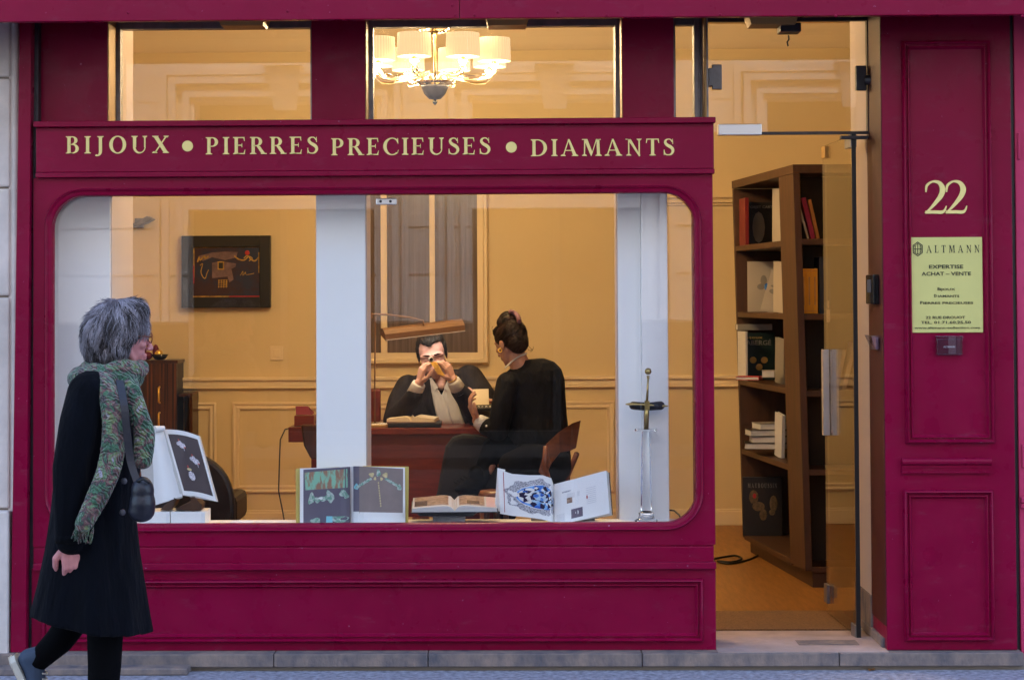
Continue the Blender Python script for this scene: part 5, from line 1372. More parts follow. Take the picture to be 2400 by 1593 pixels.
for dz, r_ in ((-.036, .0045), (-.028, .0065), (-.021, .0075)): mb.ball((pb.x, Yc, pb.z + dz), (r_, r_, .004), 12)
mb.ball(pb, .0145, 18); mb.build('ball_rod', 'old_brass', cr, smooth=True)
mb = MB(); a, b = P(1466, 947, Yc), P(1566, 951, Yc); mb.tube([a, a + Vector((.015, 0, .0005)), b - Vector((.02, 0, 0)), b], [.002, .0055, .0052, .002], 12); mb.box(cxp - .004, cxp + .016, Yc - .012, Yc + .012, zk_ - .02, zk_ + .018); mb.build('crossbar', 'old_brass', cr, auto=50)
for (a, b, lab) in (((1484, 950), (1508, 952), None), ((1524, 952), (1548, 950), None)):
    m_ = MB(); m_.limb([P(a[0], a[1] , Yc + .012), P(b[0], b[1], Yc + .012)], [.0175, .0185], 16)
    m_.build('grip', 'black_gloss' if a[0] < 1500 else 'leather_black', cr, smooth=True)
mb = MB(); mb.tube([P(1566, 1194, .5), P(1580, 1196, .5), P(1592, 1206, .45), P(1600, 1225, .4)], .004, 8); tag(mb.build('lamp_cable', 'cable', smooth=True), 'short loop of dark cable at the right corner of the window', 'cable')

# ---------------------------------------------------------------- bookcase
HB = 2.21 - FL
SH = [2.16, 1.83, 1.448, 1.058, .658, .165]          # shelf tops
Pn = Vector((1.482, 1.765, 0)); Pf = Vector((1.33, 3.16, 0))
dirL = (Pn - Pf).normalized(); Lc = (Pn - Pf).length
perp = Vector((1, 0, 0))
leanx = -.022
def bk_(a, dx, z):
    """a: metres from the far end along the open side; dx: metres to the right; z: height"""
    q = Pf + dirL * a + Vector((dx, 0, 0)) + Vector((leanx * (z - FL), 0, 0)); return Vector((q.x, q.y, z))
def bbox_(m_, a0, a1, d0, d1, z0, z1, mi=None):
    m_.hexa([bk_(a1, d0, z0), bk_(a1, d1, z0), bk_(a0, d1, z0), bk_(a0, d0, z0), bk_(a1, d0, z1), bk_(a1, d1, z1), bk_(a0, d1, z1), bk_(a0, d0, z1)], mi)
kc = thing('bookcase', 'tall dark brown bookcase seen through the doorway, with shelves on two sides', 'bookcase', (Pn.x, Pn.y, FL))
DB = .42; La = Lc - .30
def kb_(name, m, *a, mi=None, par=None):
    m_ = MB(); bbox_(m_, *a); return m_.build(name, m, par or kc, bevel=.002)
kb_('plinth', 'walnut', .02, Lc - .02, .04, DB + .1, FL, .14)
kb_('top_board', 'walnut', 0, Lc, 0, DB + .25, 2.165, 2.21)
kb_('side_panel', 'walnut', La, Lc, 0, .035, .145, 2.163)
kb_('end_panel', 'walnut', 0, .03, 0.002, DB, .145, 2.163)
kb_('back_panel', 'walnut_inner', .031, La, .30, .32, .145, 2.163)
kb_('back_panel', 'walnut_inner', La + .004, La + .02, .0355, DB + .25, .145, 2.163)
kb_('side_panel', 'walnut', La + .021, Lc, DB + .22, DB + .25, .145, 2.163)
for z in SH[1:]:
    kb_('shelf', 'walnut', .0305, La - .001, .004, .299, z - .03, z)
    kb_('shelf', 'walnut', La + .021, Lc - .006, .036, DB + .219, z - .03, z)

BG = 'books standing in the bookcase'
def book(lab, cx_, cy_, z, w, h, t, face='black', rz=0, ry=0, rx=0, edge='page_edge', extra=None, grp=BG, nm='book'):
    """closed book: w along local x, h up, t thick (local y); the cover faces local -y. origin at bottom centre of the cover"""
    r_ = thing(nm, lab, 'book', (cx_, cy_, z), (rx, ry, rz), group=grp)
    m_ = MB(); m_.box(-w / 2, w / 2, 0, .003, 0, h); m_.box(-w / 2, w / 2, t - .003, t, 0, h); m_.box(w / 2 - .003, w / 2, .003, t - .003, 0, h)
    m_.build('cover', face, r_, local=True, bevel=.0008)
    m_ = MB(); m_.box(-w / 2 + .003, w / 2 - .0035, .0032, t - .0032, .003, h - .003); m_.build('page_block', edge, r_, local=True)
    if extra:
        m_ = MB(); mats = extra(m_, w, h); m_.build('cover_print', mats, r_, local=True)
    return r_
def at_shelf(px, z, py=None, a=.10, dx=None):
    best = None
    for i in range(240):
        q = bk_(a, -.05 + i * .0025, z); c = CM.transposed() @ (q - Vector((0, CAMY, CAMZ))); X_ = 1200 + FPX * (c.x / -c.z) - SHX * 2400
        if best is None or abs(X_ - px) < best[0]: best = (abs(X_ - px), q)
    return best[1]
def at_shelf_old(px, z, py=None, a=None, dx=.10):
    """point on the open side of the bookcase under photo column px"""
    best = None
    for i in range(200):
        a_ = i / 200 * La; q = bk_(a_, dx, z)
        u = (q.x - 0) 
        c = CM.transposed() @ (q - Vector((0, CAMY, CAMZ))); X_ = 1200 + FPX * (c.x / -c.z) - SHX * 2400
        if best is None or abs(X_ - px) < best[0]: best = (abs(X_ - px), q)
    return best[1]
mat('cover_green', (.010, .022, .018), .3); mat('cover_navy', (.010, .018, .04), .4); mat('cover_dark', (.018, .014, .012), .3)
mat('print_gold', (.55, .35, .08), .35); mat('print_grey', (.22, .20, .18), .5); mat('cover_magenta', (.30, .008, .06), .5); mat('cover_orange', (.42, .17, .03), .5)
mat('cover_yellow', (.75, .36, .02), .55); mat('cover_white', (.42, .36, .30), .6); mat('cover_red', (.16, .008, .01), .5)
def ex_text(lines, blobs=(), mats=('print_grey', 'print_gold')):
    def f_(m_, w, h):
        for (t, cx_, zz, hh, ww, mi) in lines: text_into(m_, t, cx_ * w, zz * h, hh * h, -.0006, mi, width=ww * w, bold=.0002, dep=.0003)
        for i, (bx_, bz, rx_, rz_, mi) in enumerate(blobs): m_.ball((bx_ * w, 0, bz * h), (rx_ * w, .0012 + .0003 * i, rz_ * h), 12, mi)
        return list(mats)
    return f_
def serif_title(t, zz, hh, ww, blobs=(), mats=('print_grey', 'print_gold')):
    def f_(m_, w, h):
        word(m_, t, -ww * w / 2, zz * h, hh * h, ww * w, -.0006, .0005, 0, sx=.6)
        for i, (bx_, bz, rx_, rz_, mi) in enumerate(blobs): m_.ball((bx_ * w, 0, bz * h), (rx_ * w, .0012 + .0003 * i, rz_ * h), 12, mi)
        return list(mats)
    return f_
# side bays, top to bottom
def sb_(lab, px, zi, w, h, t, face, rz=0, ry=0, extra=None, edge='page_edge', dx=.12, rx=0, dz=0, a=.12):
    if 'stile' in lab: a = .62
    if 'far end' in lab or 'beside the golden' in lab: a = .16
    if 'across the white' in lab: a = .36
    q = at_shelf(px, SH[zi], a=a); return book(lab, q.x, q.y, SH[zi] + .001 + dz, w, h, t, face, rz, ry, rx, edge, extra)
sb_('upright black book with a grey panel on its cover, top shelf', 1782, 1, .18, .25, .03, 'cover_dark', extra=ex_text([("L\u2019OBJET CART", 0, .86, .055, .8, 0)], [(-.05, .42, .2, .36, 0)]), dx=.13)
sb_('red book with cream page edges at the far end of the top shelf', 1740, 1, .16, .27, .022, 'cover_red', rz=R(-85), dx=.06)
sb_('pale thin book leaning on the upright stile of the top shelf', 1820, 1, .20, .30, .02, 'cover_white', rz=R(-84), ry=R(3), dx=.12)
sb_('white book with a grey-blue flower cover on the second shelf', 1792, 2, .19, .29, .02, 'cover_white', extra=ex_text([], [(-.02, .62, .10, .11, 0), (.06, .5, .07, .07, 1), (-.1, .5, .12, .06, 0)], ('print_grey', 'gem_blue')), dx=.16)
sb_('cream leaflet book leaning across the white flower cover', 1800, 2, .09, .24, .015, 'cover_white', ry=R(16), extra=ex_text([], [(0, .5, .3, .06, 0), (0, .62, .3, .03, 0)]), dx=.10, rz=R(-10))
sb_('striped pale book leaning at the stile of the second shelf', 1824, 2, .18, .28, .02, 'cover_white', rz=R(-80), ry=R(3), dx=.10)
sb_('black-green cover with golden egg picture on the middle shelf', 1775, 3, .20, .27, .035, 'cover_green', extra=lambda m_, w, h: (text_into(m_, 'FABERG\u00c9', 0, .74 * h, .10 * h, -.0006, 1, width=.8 * w, bold=.0002, dep=.0003), text_into(m_, 'Bijoux', -.1 * w, .88 * h, .05 * h, -.0006, 0, width=.5 * w, dep=.0003),
      m_.ball((-.12 * w, 0, .42 * h), (.1 * w, .002, .07 * h), 14, 0), m_.ball((.2 * w, 0, .42 * h), (.1 * w, .002, .07 * h), 14, 0), m_.ball((.05 * w, 0, .27 * h), (.1 * w, .0025, .07 * h), 14, 0), ['print_gold', 'print_grey'])[-1], dx=.12)
sb_('white page edged book beside the golden egg cover', 1738, 3, .15, .28, .014, 'page_edge', rz=R(-80), dx=.06)
sb_('tall grey book leaning at the stile of the middle shelf', 1826, 3, .17, .25, .016, 'print_grey', rz=R(-82), ry=R(4), dx=.09)
q = at_shelf(1768, SH[3], a=.45)
book('thin red-backed booklet lying at the front of the middle shelf', q.x - .03, q.y - .1, SH[3] + .022, .13, .10, .02, 'art_red', rx=R(90), rz=R(-20))
q2 = q
book('small white card block lying at the front of the middle shelf', q.x + .05, q.y - .22, SH[3] + .04, .07, .07, .038, 'cover_white', rx=R(90), rz=R(-10))
sb_('grey book lying across the top of the middle shelf row', 1770, 3, .20, .035, .10, 'print_grey', dz=.285, dx=.12)
for i, (dw, dx_, lab, fc) in enumerate(((.24, .00, 'bottom book of the pile lying on the fourth shelf', 'cover_dark'), (.21, .01, 'second book up in the pile on the fourth shelf', 'print_grey'),
                                        (.22, -.01, 'third book up in the pile on the fourth shelf', 'cover_dark'), (.19, .012, 'topmost book of the pile on the fourth shelf', 'print_grey'))):
    q = at_shelf(1790, SH[4], a=.30)
    book(lab, q.x + dx_, q.y - .10, SH[4] + .037 + .036 * i, dw, .17, .034, fc, rx=R(90), rz=R(-6 + 5 * i), grp='pile of books lying on the fourth shelf')
sb_('pale ring-bound book leaning at the stile of the fourth shelf', 1823, 4, .14, .24, .02, 'page_edge', rz=R(-82), ry=R(6), dx=.08)
sb_('large black book with a moth on its cover on the bottom shelf', 1788, 5, .225, .335, .04, 'cover_dark', extra=serif_title('MAUBOUSSIN', .82, .075, .74,
    ((-.22, .66, .12, .12, 1), (-.10, .50, .16, .08, 1), (.28, .55, .10, .14, 1), (.02, .36, .10, .10, 1), (-.2, .68, .05, .05, 2), (.24, .4, .08, .05, 1)), ('print_grey', 'moth', 'art_red')) if mat('moth', (.11, .07, .03), .5, noise=.5, nscale=60) else None, dx=.13, rz=R(-4))
# front bay: leaning and standing books
def fb(lab, px, zi, t_, h, d_, face, lean=0, extra=None, grp=BG, yy=.06):
    """spine faces the viewer; px = left edge of the spine in the photo"""
    y_ = Pn.y + yy; q = P(px, 800, y_)
    r_ = thing('book', lab, 'book', (q.x, y_, SH[zi] + .001), (0, lean, 0), group=grp)
    m_ = MB(); m_.box(0, t_, 0, .003, 0, h); m_.box(0, .002, .003, d_, 0, h); m_.box(t_ - .002, t_, .003, d_, 0, h); m_.build('cover', face, r_, local=True, bevel=.0008)
    m_ = MB(); m_.box(.0022, t_ - .0022, .0035, d_ - .003, .003, h - .003); m_.build('page_block', 'page_edge', r_, local=True)
    if extra: m_ = MB(); mm_ = extra(m_, t_, h); m_.build('spine_print', mm_, r_, local=True)
fb('white spined book leaning left on the top front shelf', 1894, 1, .012, .215, .16, 'cover_white', R(-15))
fb('magenta book leaning left between a white and an orange one', 1903, 1, .024, .215, .16, 'cover_magenta', R(-13))
fb('orange-brown book leaning left on the top front shelf', 1916, 1, .017, .205, .16, 'cover_orange', R(-12))
def yl(m_, w, h):
    for i in range(14): m_.box(w * .35, w * .6, -.0006, 0, h * (.2 + i * .045), h * (.225 + i * .045), 0)
    m_.box(0, w, -.0005, 0, h * .95, h * .955, 0); m_.box(0, w, -.0005, 0, h * .06, h * .065, 0)
    return ['print_brown']
for k, lab in enumerate(('leftmost of three matching yellow books on the second front shelf', 'middle one of three matching yellow books on the second front shelf', 'rightmost of three matching yellow books on the second front shelf')):
    fb(lab, 1879 + 13 * k, 2, .0275, .23, .17, 'cover_yellow', 0, yl, 'three matching yellow books')
fb('tall dark blue book right of the yellow ones', 1922, 2, .03, .29, .17, 'cover_navy', yy=.05)
fb('black book behind the dark blue one, second front shelf', 1934, 2, .03, .285, .17, 'navy_shoe', yy=.05)
fb('white booklet leaning on the middle front shelf behind the door glass', 1955, 3, .02, .21, .15, 'cover_white', R(12))
fb('pale speckled book leaning on the middle front shelf behind the door glass', 1972, 3, .02, .25, .15, 'cover_white', R(14))

# cable on the floor by the bookcase
def FP(px, py):                                    # point on the floor under a photo position
    d_ = CM @ Vector(((px - 1200) / FPX + SHX * 2400 / FPX, (796.5 - py) / FPX + SHY * 2400 / FPX, -1)); t = (FL + .006 - CAMZ) / d_.z
    return Vector((d_.x * t, CAMY + d_.y * t, FL + .006))
def smooth(pts, n=6):
    s_ = []
    for i in range(len(pts) - 1):
        p0, p1, p2, p3 = pts[max(i - 1, 0)], pts[i], pts[i + 1], pts[min(i + 2, len(pts) - 1)]
        for k in range(n):
            t = k / n; s_.append(.5 * ((2 * p1) + (p2 - p0) * t + (2 * p0 - 5 * p1 + 4 * p2 - p3) * t * t + (3 * p1 - p0 - 3 * p2 + p3) * t ** 3))
    return s_ + [pts[-1]]
mb = MB(); mb.tube(smooth([FP(a, b) for a, b in ((1660, 1316), (1678, 1308), (1722, 1301), (1738, 1309), (1712, 1316), (1682, 1314), (1705, 1320), (1740, 1315), (1770, 1304), (1795, 1286), (1830, 1287))]), .0055, 8)
tag(mb.build('floor_cable', 'cable', smooth=True), 'looped black cable lying on the parquet before the bookcase', 'cable')
mb = MB(); mb.tube(smooth([FP(a, b) for a, b in ((1944, 1314), (1955, 1309), (1975, 1311), (2004, 1319))]), .006, 8)
tag(mb.build('floor_cable', 'cable', smooth=True), 'short black cable on the parquet behind the door glass', 'cable')
# ================================================================ PEOPLE
def head(mb, T, s=1.0, jaw=1.0):
    """a head facing local -Y, centred between the ears; T places it"""
    o = mb.T; mb.T = T @ Matrix.Scale(s, 4)
    B = mb.ball
    B((0, .022, .030), (.074, .093, .088), 24); B((0, -.020, -.005), (.064, .068, .080), 24); B((0, -.028, -.050), (.053 * jaw, .054, .050), 20)
    B((0, -.045, -.085), (.034, .034, .026), 16); B((0, -.066, -.100), (.018, .014, .014), 12)
    mb.limb([(-.050, .0, -.045), (-.038, -.03, -.080), (0, -.055, -.098), (.038, -.03, -.080), (.050, .0, -.045)], [.016, .014, .014, .014, .016], 10)
    mb.limb([(0, -.083, .012), (0, -.096, -.012), (0, -.106, -.034)], [.008, .009, .012], 10)
    for sg in (-1, 1):
        B((sg * .012, -.094, -.038), (.008, .009, .007), 8)
        mb.limb([(sg * .012, -.080, .028), (sg * .040, -.070, .026), (sg * .055, -.05, .018)], [.010, .010, .009], 8)
        B((sg * .040, -.055, -.022), (.022, .022, .018), 10)
        B((sg * .030, -.068, .006), (.0145, .013, .009), 10)                   # lidded eye
        B((sg * .074, .010, -.012), (.008, .019, .030), 12); B((sg * .078, .014, -.004), (.006, .014, .018), 10)
    mb.limb([(-.021, -.080, -.064), (0, -.088, -.061), (.021, -.080, -.064)], [.005, .0065, .005], 8)
    mb.limb([(-.017, -.080, -.073), (0, -.086, -.074), (.017, -.080, -.073)], [.005, .007, .005], 8)
    mb.T = o
def hand(mb, W_, d, n, side, curl=(.5, .6, .7, .8), thumb=.6, s=1.0, spread=.10):
    """W_ wrist, d wrist->knuckles, n the way the palm faces, side +1/-1 the thumb side; five separate fingers"""
    d = Vector(d).normalized(); n = Vector(n); n = (n - d * n.dot(d)).normalized(); b = d.cross(n).normalized() * side
    W_ = Vector(W_); p = lambda a, c, e: W_ + (d * a + b * c + n * e) * s
    mb.limb([p(-.03, 0, 0), p(0, 0, 0)], [.026 * s, .025 * s], 12)
    for c_ in (-.026, -.009, .009, .026): mb.limb([p(.005, c_ * .6, 0), p(.05, c_ * .9, 0), p(.082, c_, -.002)], [.016 * s, .0145 * s, .0115 * s], 10)
    L = ((.040, .024, .020), (.044, .028, .021), (.041, .026, .020), (.032, .019, .017))
    for i, c_ in enumerate((.028, .0095, -.009, -.027)):
        q = p(.082 - abs(i - 1) * .004, c_, -.002); th = curl[i]; dirv = d * 1.0; off = b * (spread * (1.2 - i) * .35)
        pts = [q]; rr = [.0105 * s]; ang = th * .55
        for j, l_ in enumerate(L[i]):
            v_ = (d * math.cos(ang) + n * math.sin(ang) + off).normalized(); q = q + v_ * l_ * s; pts.append(q); rr.append((.0092, .0083, .0070)[j] * s); ang += th * (.95, .7, 0)[j]
        mb.limb(pts, rr, 9)
    q = p(.020, .024, .004); pts = [q]; v1 = (d * .62 + b * .72 + n * .25 * thumb).normalized(); q = q + v1 * .040 * s; pts.append(q)
    v2 = (d * .86 + b * (.45 - .5 * thumb) + n * .55 * thumb).normalized(); q = q + v2 * .032 * s; pts.append(q); v3 = (d * .9 + b * (.1 - .5 * thumb) + n * .7 * thumb).normalized(); q = q + v3 * .025 * s; pts.append(q)
    mb.limb(pts, [.016 * s, .0125 * s, .011 * s, .0085 * s], 9)
def mrot(rz, rx=0, ry=0): return Matrix.Rotation(rz, 4, 'Z') @ Matrix.Rotation(rx, 4, 'X') @ Matrix.Rotation(ry, 4, 'Y')
def shoe(root, heel, toe, up, name='shoe', s=1.0, upper='navy_shoe', sole='shoe_sole'):
    heel, toe = Vector(heel), Vector(toe); f = (toe - heel).normalized(); up = Vector(up); up = (up - f * up.dot(f)).normalized(); r_ = f.cross(up)
    T = Matrix.Translation(heel) @ Matrix((f, r_, up)).transposed().to_4x4(); L = (toe - heel).length
    m_ = MB(); m_.T = T
    m_.limb([(.035, 0, .05), (L * .35, 0, .055), (L * .62, 0, .035), (L - .035, 0, .028)], [.036, .038, .036, .030], 14); m_.limb([(.035, 0, .055), (.045, 0, .10)], [.038, .040], 14)
    m_.ball((L * .7, 0, .026), (.07, .044, .024), 14)
    u = m_.build(name, upper, root, smooth=True, remesh=.005, smooth_it=4)
    m_ = MB(); m_.T = T
    o_ = [(0.0, -.02), (.02, -.034), (.10, -.032), (L * .68, -.046), (L * .9, -.034), (L + .008, -.010), (L + .008, .010), (L * .9, .034), (L * .68, .046), (.10, .032), (.02, .034), (0, .02)]
    k = len(o_); m_.add([(x, y, -.004) for x, y in o_] + [(x, y, .020) for x, y in o_], [tuple(range(k)), tuple(range(2 * k - 1, k - 1, -1))] + [(i, (i + 1) % k, k + (i + 1) % k, k + i) for i in range(k)])
    m_.build('sole', sole, u, bevel=.004)
    m_ = MB(); m_.T = T
    for i in range(4): m_.tube([(.10 + i * .018, -.022, .082 - i * .008), (.11 + i * .018, 0, .090 - i * .008), (.10 + i * .018, .022, .082 - i * .008)], .0028, 6)
    m_.build('laces', sole, u)
    return u
def strands(root, src, name, mats, crown, N, ln=(.04, .08), seed=1, lift=.004, w=.0016, drop=.6, keep=None, swirl=0.0, curl=0.0):
    """locks laid over the hair volume, combed away from the crown"""
    me = src.data; r_ = random.Random(seed); m_ = MB(); vs = me.vertices
    off = Vector(root.location)
    from mathutils.bvhtree import BVHTree
    bv = BVHTree.FromPolygons([v.co.copy() for v in vs], [tuple(p.vertices) for p in me.polygons])
    crown = Vector(crown) - off
    for i in range(N):
        v = vs[r_.randrange(len(vs))]; p = v.co.copy(); nn_ = v.normal.copy()
        if keep and not keep(p + off): continue
        L_ = r_.uniform(*ln); K = 5; pts = []; ws = []; cell = (round(p.x / .024), round(p.y / .024), round(p.z / .034)); cr = random.Random(hash(cell)); wv = cr.uniform(-.9, .9) + r_.uniform(-.15, .15); cm_ = cr.randrange(len(mats)); cl = cr.uniform(.4, 1.6)
        for k in range(K + 1):
            loc, nr, _, _ = bv.find_nearest(p)
            if loc is None: break
            pts.append(loc + nr * lift * cl * (.3 + 1.2 * (k / K) ** 2) * r_.uniform(.75, 1.15)); ws.append(w * (1 - .85 * k / K) * r_.uniform(.8, 1.3))
            t = (p - crown); t = t - nr * t.dot(nr)
            t = t.normalized() if t.length > 1e-5 else Vector((1, 0, 0))
            t = (t + Vector((0, 0, -drop)) + nr.cross(t) * (wv * .5 + swirl + curl * math.sin(k * 2.1 + i))).normalized(); t = (t - nr * t.dot(nr)).normalized()
            p = loc + t * L_ / K
        if len(pts) > 2:
            m_.mi = cm_ if r_.random() < .7 else r_.randrange(len(mats)); m_.tube([q + off for q in pts], ws, 4)
    return m_.build(name, mats, root, smooth=True)

# ---------------------------------------------------------------- 1. the woman walking past
YWK = -1.30
W_ = lambda px, py, dy=0.0: P(px, py, YWK + dy)
wk = thing('person', 'grey-haired woman in a long black coat and green scarf walking past the window', 'person', (W_(225, 1500).x, YWK, 0))
HT = Matrix.Translation(W_(291, 792)) @ mrot(R(118), R(3))
mb = MB()
head(mb, HT, .92)
mb.limb([W_(272, 830, .0), W_(240, 880, .0), W_(226, 930, 0)], [.052, .056, .09], 16)
mb.rings([(W_(228, y).x, YWK, W_(228, y).z, a, b) for y, a, b in ((1330, .10, .10), (1240, .095, .10), (1100, .09, .09), (1000, .10, .10), (920, .10, .09), (895, .07, .07))], 28)
mb.limb([W_(215, 925, -.13), W_(170, 1090, -.19), W_(166, 1250, -.19)], [.05, .038, .027], 14)
mb.limb([W_(245, 925, .13), W_(262, 1080, .14), W_(235, 1190, .10)], [.05, .038, .027], 14)
mb.limb([W_(235, 1330, -.08), W_(247, 1470, -.07), W_(240, 1640, -.06)], [.08, .055, .036], 14)
mb.limb([W_(205, 1330, .08), W_(190, 1440, .08), W_(90, 1545, .08)], [.08, .052, .034], 14)
hand(mb, W_(166, 1272, -.19), (.10, .0, -1), (-.35, 1, -.1), -1, (1.0, 1.05, 1.1, 1.15), .8, 1.0)
hand(mb, W_(234, 1205, .10), (.1, .0, -1), (.2, -1, 0), 1, (.8, .85, .9, .95), .7, .95)
mb.build('body', 'skin_red', wk, smooth=True, remesh=.0034, smooth_it=3)
# coat
mb = MB(); RW = []
for y, xl, xr, ry, tl, fo in ((872, 216, 268, .075, 0, 0), (886, 190, 300, .125, 0, 0), (908, 172, 316, .165, 0, 0), (955, 152, 330, .185, 0, 0), (1010, 142, 336, .185, 0, .006), (1100, 132, 326, .18, -.0, .01),
                              (1200, 122, 314, .185, -.03, .02), (1290, 110, 322, .20, -.08, .045), (1370, 95, 334, .215, -.13, .06), (1420, 84, 342, .225, -.17, .065), (1456, 76, 349, .23, -.20, .07)):
    a, b = W_(xl, y), W_(xr, y); RW.append(((a.x + b.x) / 2, YWK, (a.z + b.z) / 2, (b.x - a.x) / 2, ry, tl, fo))
n0 = len(RW); mb.rings(RW[::-1], 64)
mb.limb([W_(214, 925, -.12), W_(190, 990, -.16), W_(166, 1095, -.19), W_(163, 1180, -.195), W_(165, 1264, -.195)], [.085, .074, .062, .056, .052], 20)
mb.limb([W_(250, 925, .12), W_(262, 1080, .14), W_(236, 1190, .10)], [.08, .058, .05], 16)
coat = mb.build('coat', 'coat', wk, smooth=True, remesh=.0075, smooth_it=5)
mb = MB()
mb.strip([(W_(176, 1272, 0).x, W_(176, 1272, 0).z)] * 2, [(W_(176, 1272, 0).x, W_(176, 1272, 0).z)] * 2, 0, 0) if False else None
cx_, cz_ = W_(165, 1266, -.195), 0
mb.lathe([(.050, .012), (.0535, .0), (.054, .022), (.0525, .028)], W_(165, 1270, -.195), 20); mb.build('cuff', 'coat', coat, smooth=True)
for a, b in ((291, 1127), (287, 1200)):
    m_ = MB(); m_.ball(W_(a, b, -.155), (.011, .006, .011), 12); m_.build('button', 'button', coat, smooth=True)
mb = MB()
mb.limb([W_(236, 1300, -.07), W_(247, 1440, -.07), W_(245, 1560, -.06), W_(240, 1650, -.06)], [.085, .066, .058, .052], 18)
mb.limb([W_(205, 1300, .07), W_(192, 1425, .08), W_(140, 1498, .08), W_(90, 1546, .08)], [.09, .058, .052, .040], 18)
mb.build('trousers', 'trousers', wk, smooth=True, remesh=.007, smooth_it=4)
shoe(wk, (W_(222, 1700).x, YWK - .06, .004), (W_(222, 1700).x + .245, YWK - .07, .004), (0, 0, 1))
shoe(wk, W_(26, 1538, .08), W_(86, 1665, .08), (.88, 0, .42))
# scarf
def scarf_mat():
    m = bpy.data.materials.new('scarf_knit'); m.use_nodes = True; n, l = m.node_tree.nodes, m.node_tree.links; b = n['Principled BSDF']
    tc = n.new('ShaderNodeTexCoord'); a = n.new('ShaderNodeTexNoise'); a.inputs['Scale'].default_value = 14; a.inputs['Detail'].default_value = 3; a.inputs['Distortion'].default_value = 1.2
    v = n.new('ShaderNodeTexVoronoi'); v.inputs['Scale'].default_value = 42
    l.new(tc.outputs['Object'], a.inputs[0]); l.new(tc.outputs['Object'], v.inputs[0])
    ad = n.new('ShaderNodeMath'); ad.operation = 'MULTIPLY_ADD'; ad.inputs[1].default_value = .30; l.new(v.outputs['Color'], ad.inputs[0]); l.new(a.outputs['Fac'], ad.inputs[2])
    r = n.new('ShaderNodeValToRGB'); r.color_ramp.interpolation = 'LINEAR'; el = r.color_ramp.elements
    el[0].position = .36; el[0].color = (.010, .022, .020, 1); el[1].position = .95; el[1].color = (.34, .31, .40, 1)
    for p_, c in ((.48, (.02, .075, .04)), (.56, (.05, .14, .075)), (.63, (.035, .03, .035)), (.70, (.16, .07, .07)), (.77, (.11, .22, .12)), (.85, (.14, .15, .05))):
        e = el.new(p_); e.color = (*c, 1)
    l.new(ad.outputs[0], r.inputs[0]); l.new(r.outputs[0], b.inputs['Base Color']); b.inputs['Roughness'].default_value = .95; b.inputs['Sheen Weight'].default_value = .3
    w = n.new('ShaderNodeTexWave'); w.inputs['Scale'].default_value = 26; w.inputs['Distortion'].default_value = 14; w.inputs['Detail'].default_value = 3; w.bands_direction = 'DIAGONAL'
    l.new(tc.outputs['Object'], w.inputs[0]); bp = n.new('ShaderNodeBump'); bp.inputs['Strength'].default_value = .9; bp.inputs['Distance'].default_value = .008
    l.new(w.outputs['Fac'], bp.inputs['Height']); l.new(bp.outputs[0], b.inputs['Normal']); _mats['scarf_knit'] = m
scarf_mat()
mb = MB()
def band(pts, ws, dy=.028):
    P_ = [Vector(q) for q in pts]; sm = smooth(P_, 5); k = len(sm)
    for i, q in enumerate(sm):
        t = i / (k - 1) * (len(ws) - 1); a = min(int(t), len(ws) - 2); w = ws[a] + (ws[a + 1] - ws[a]) * (t - a)
        mb.ball(q, (w, dy, w * .9), 12)
band([W_(206, 860, .02), W_(215, 882, -.08), W_(243, 905, -.15), W_(263, 950, -.185), W_(268, 1020, -.20), W_(255, 1100, -.215), W_(228, 1165, -.235), W_(196, 1228, -.25)], [.028, .036, .041, .044, .046, .044, .041, .032])
band([W_(300, 880, -.07), W_(312, 925, -.12), W_(326, 975, -.14), W_(338, 1020, -.15), W_(334, 1078, -.165)], [.030, .034, .037, .040, .036])
def tor(c, rx, ry, w, tlt=0):
    for i in range(40):
        t = 2 * math.pi * i / 40; q = Vector(c) + Vector((rx * math.cos(t), ry * math.sin(t), tlt * math.cos(t) + .006 * math.sin(5 * t))); mb.ball(q, (w, w, w * .95), 10)
tor(W_(262, 868), .082, .088, .034, .012); tor(W_(248, 886), .100, .105, .036, -.004); tor(W_(300, 872, -.02), .045, .055, .030, .01)
sc_o = mb.build('scarf', 'scarf_knit', wk, smooth=True, remesh=.006, smooth_it=3)
r4 = random.Random(5); mb = MB()
for i in range(26):
    a = W_(178 + r4.random() * 42, 1226 + r4.random() * 14, -.26 + r4.random() * .03); mb.tube([a, a + Vector((-.012 + r4.random() * .01, 0, -.02)), a + Vector((-.02 + r4.random() * .02, 0, -.035 - r4.random() * .02))], .0022, 5)
mb.build('fringe', 'scarf_knit', sc_o, smooth=True)
# hair
mat('hair_grey', (.17, .155, .18), .55); mat('hair_lilac', (.34, .32, .37), .55); mat('hair_charcoal', (.03, .024, .026), .6); mat('hair_base', (.10, .09, .12), .7, noise=.4, nscale=40, bump=1, bscale=120)  # grey, lilac and dark lock tones, scattered by clump
mb = MB()
for a, b, dy, r in ((276, 762, .0, (.102, .098, .086)), (246, 784, -.01, (.076, .09, .088)), (314, 738, .0, (.044, .074, .042)), (250, 826, -.005, (.068, .075, .042)), (224, 812, 0, (.042, .06, .056)), (300, 730, 0, (.07, .08, .044)), (284, 788, -.062, (.032, .03, .050)), (280, 820, -.05, (.034, .04, .030)), (285, 790, .06, (.05, .03, .06))):
    mb.ball(W_(a, b, dy), r, 20)
r9 = random.Random(21)
for i in range(70):
    t = r9.uniform(0, 2 * math.pi); u = r9.uniform(-.5, 1.0); q = W_(268 + 8 * u, 782 - 2 * u) + Vector((.088 * math.cos(t) * math.sqrt(max(0, 1 - u * u)) , .085 * math.sin(t) * math.sqrt(max(0, 1 - u * u)), .086 * u))
    if q.x < W_(318, 780).x: mb.ball(q, (r9.uniform(.016, .03), .022, r9.uniform(.014, .026)), 10)
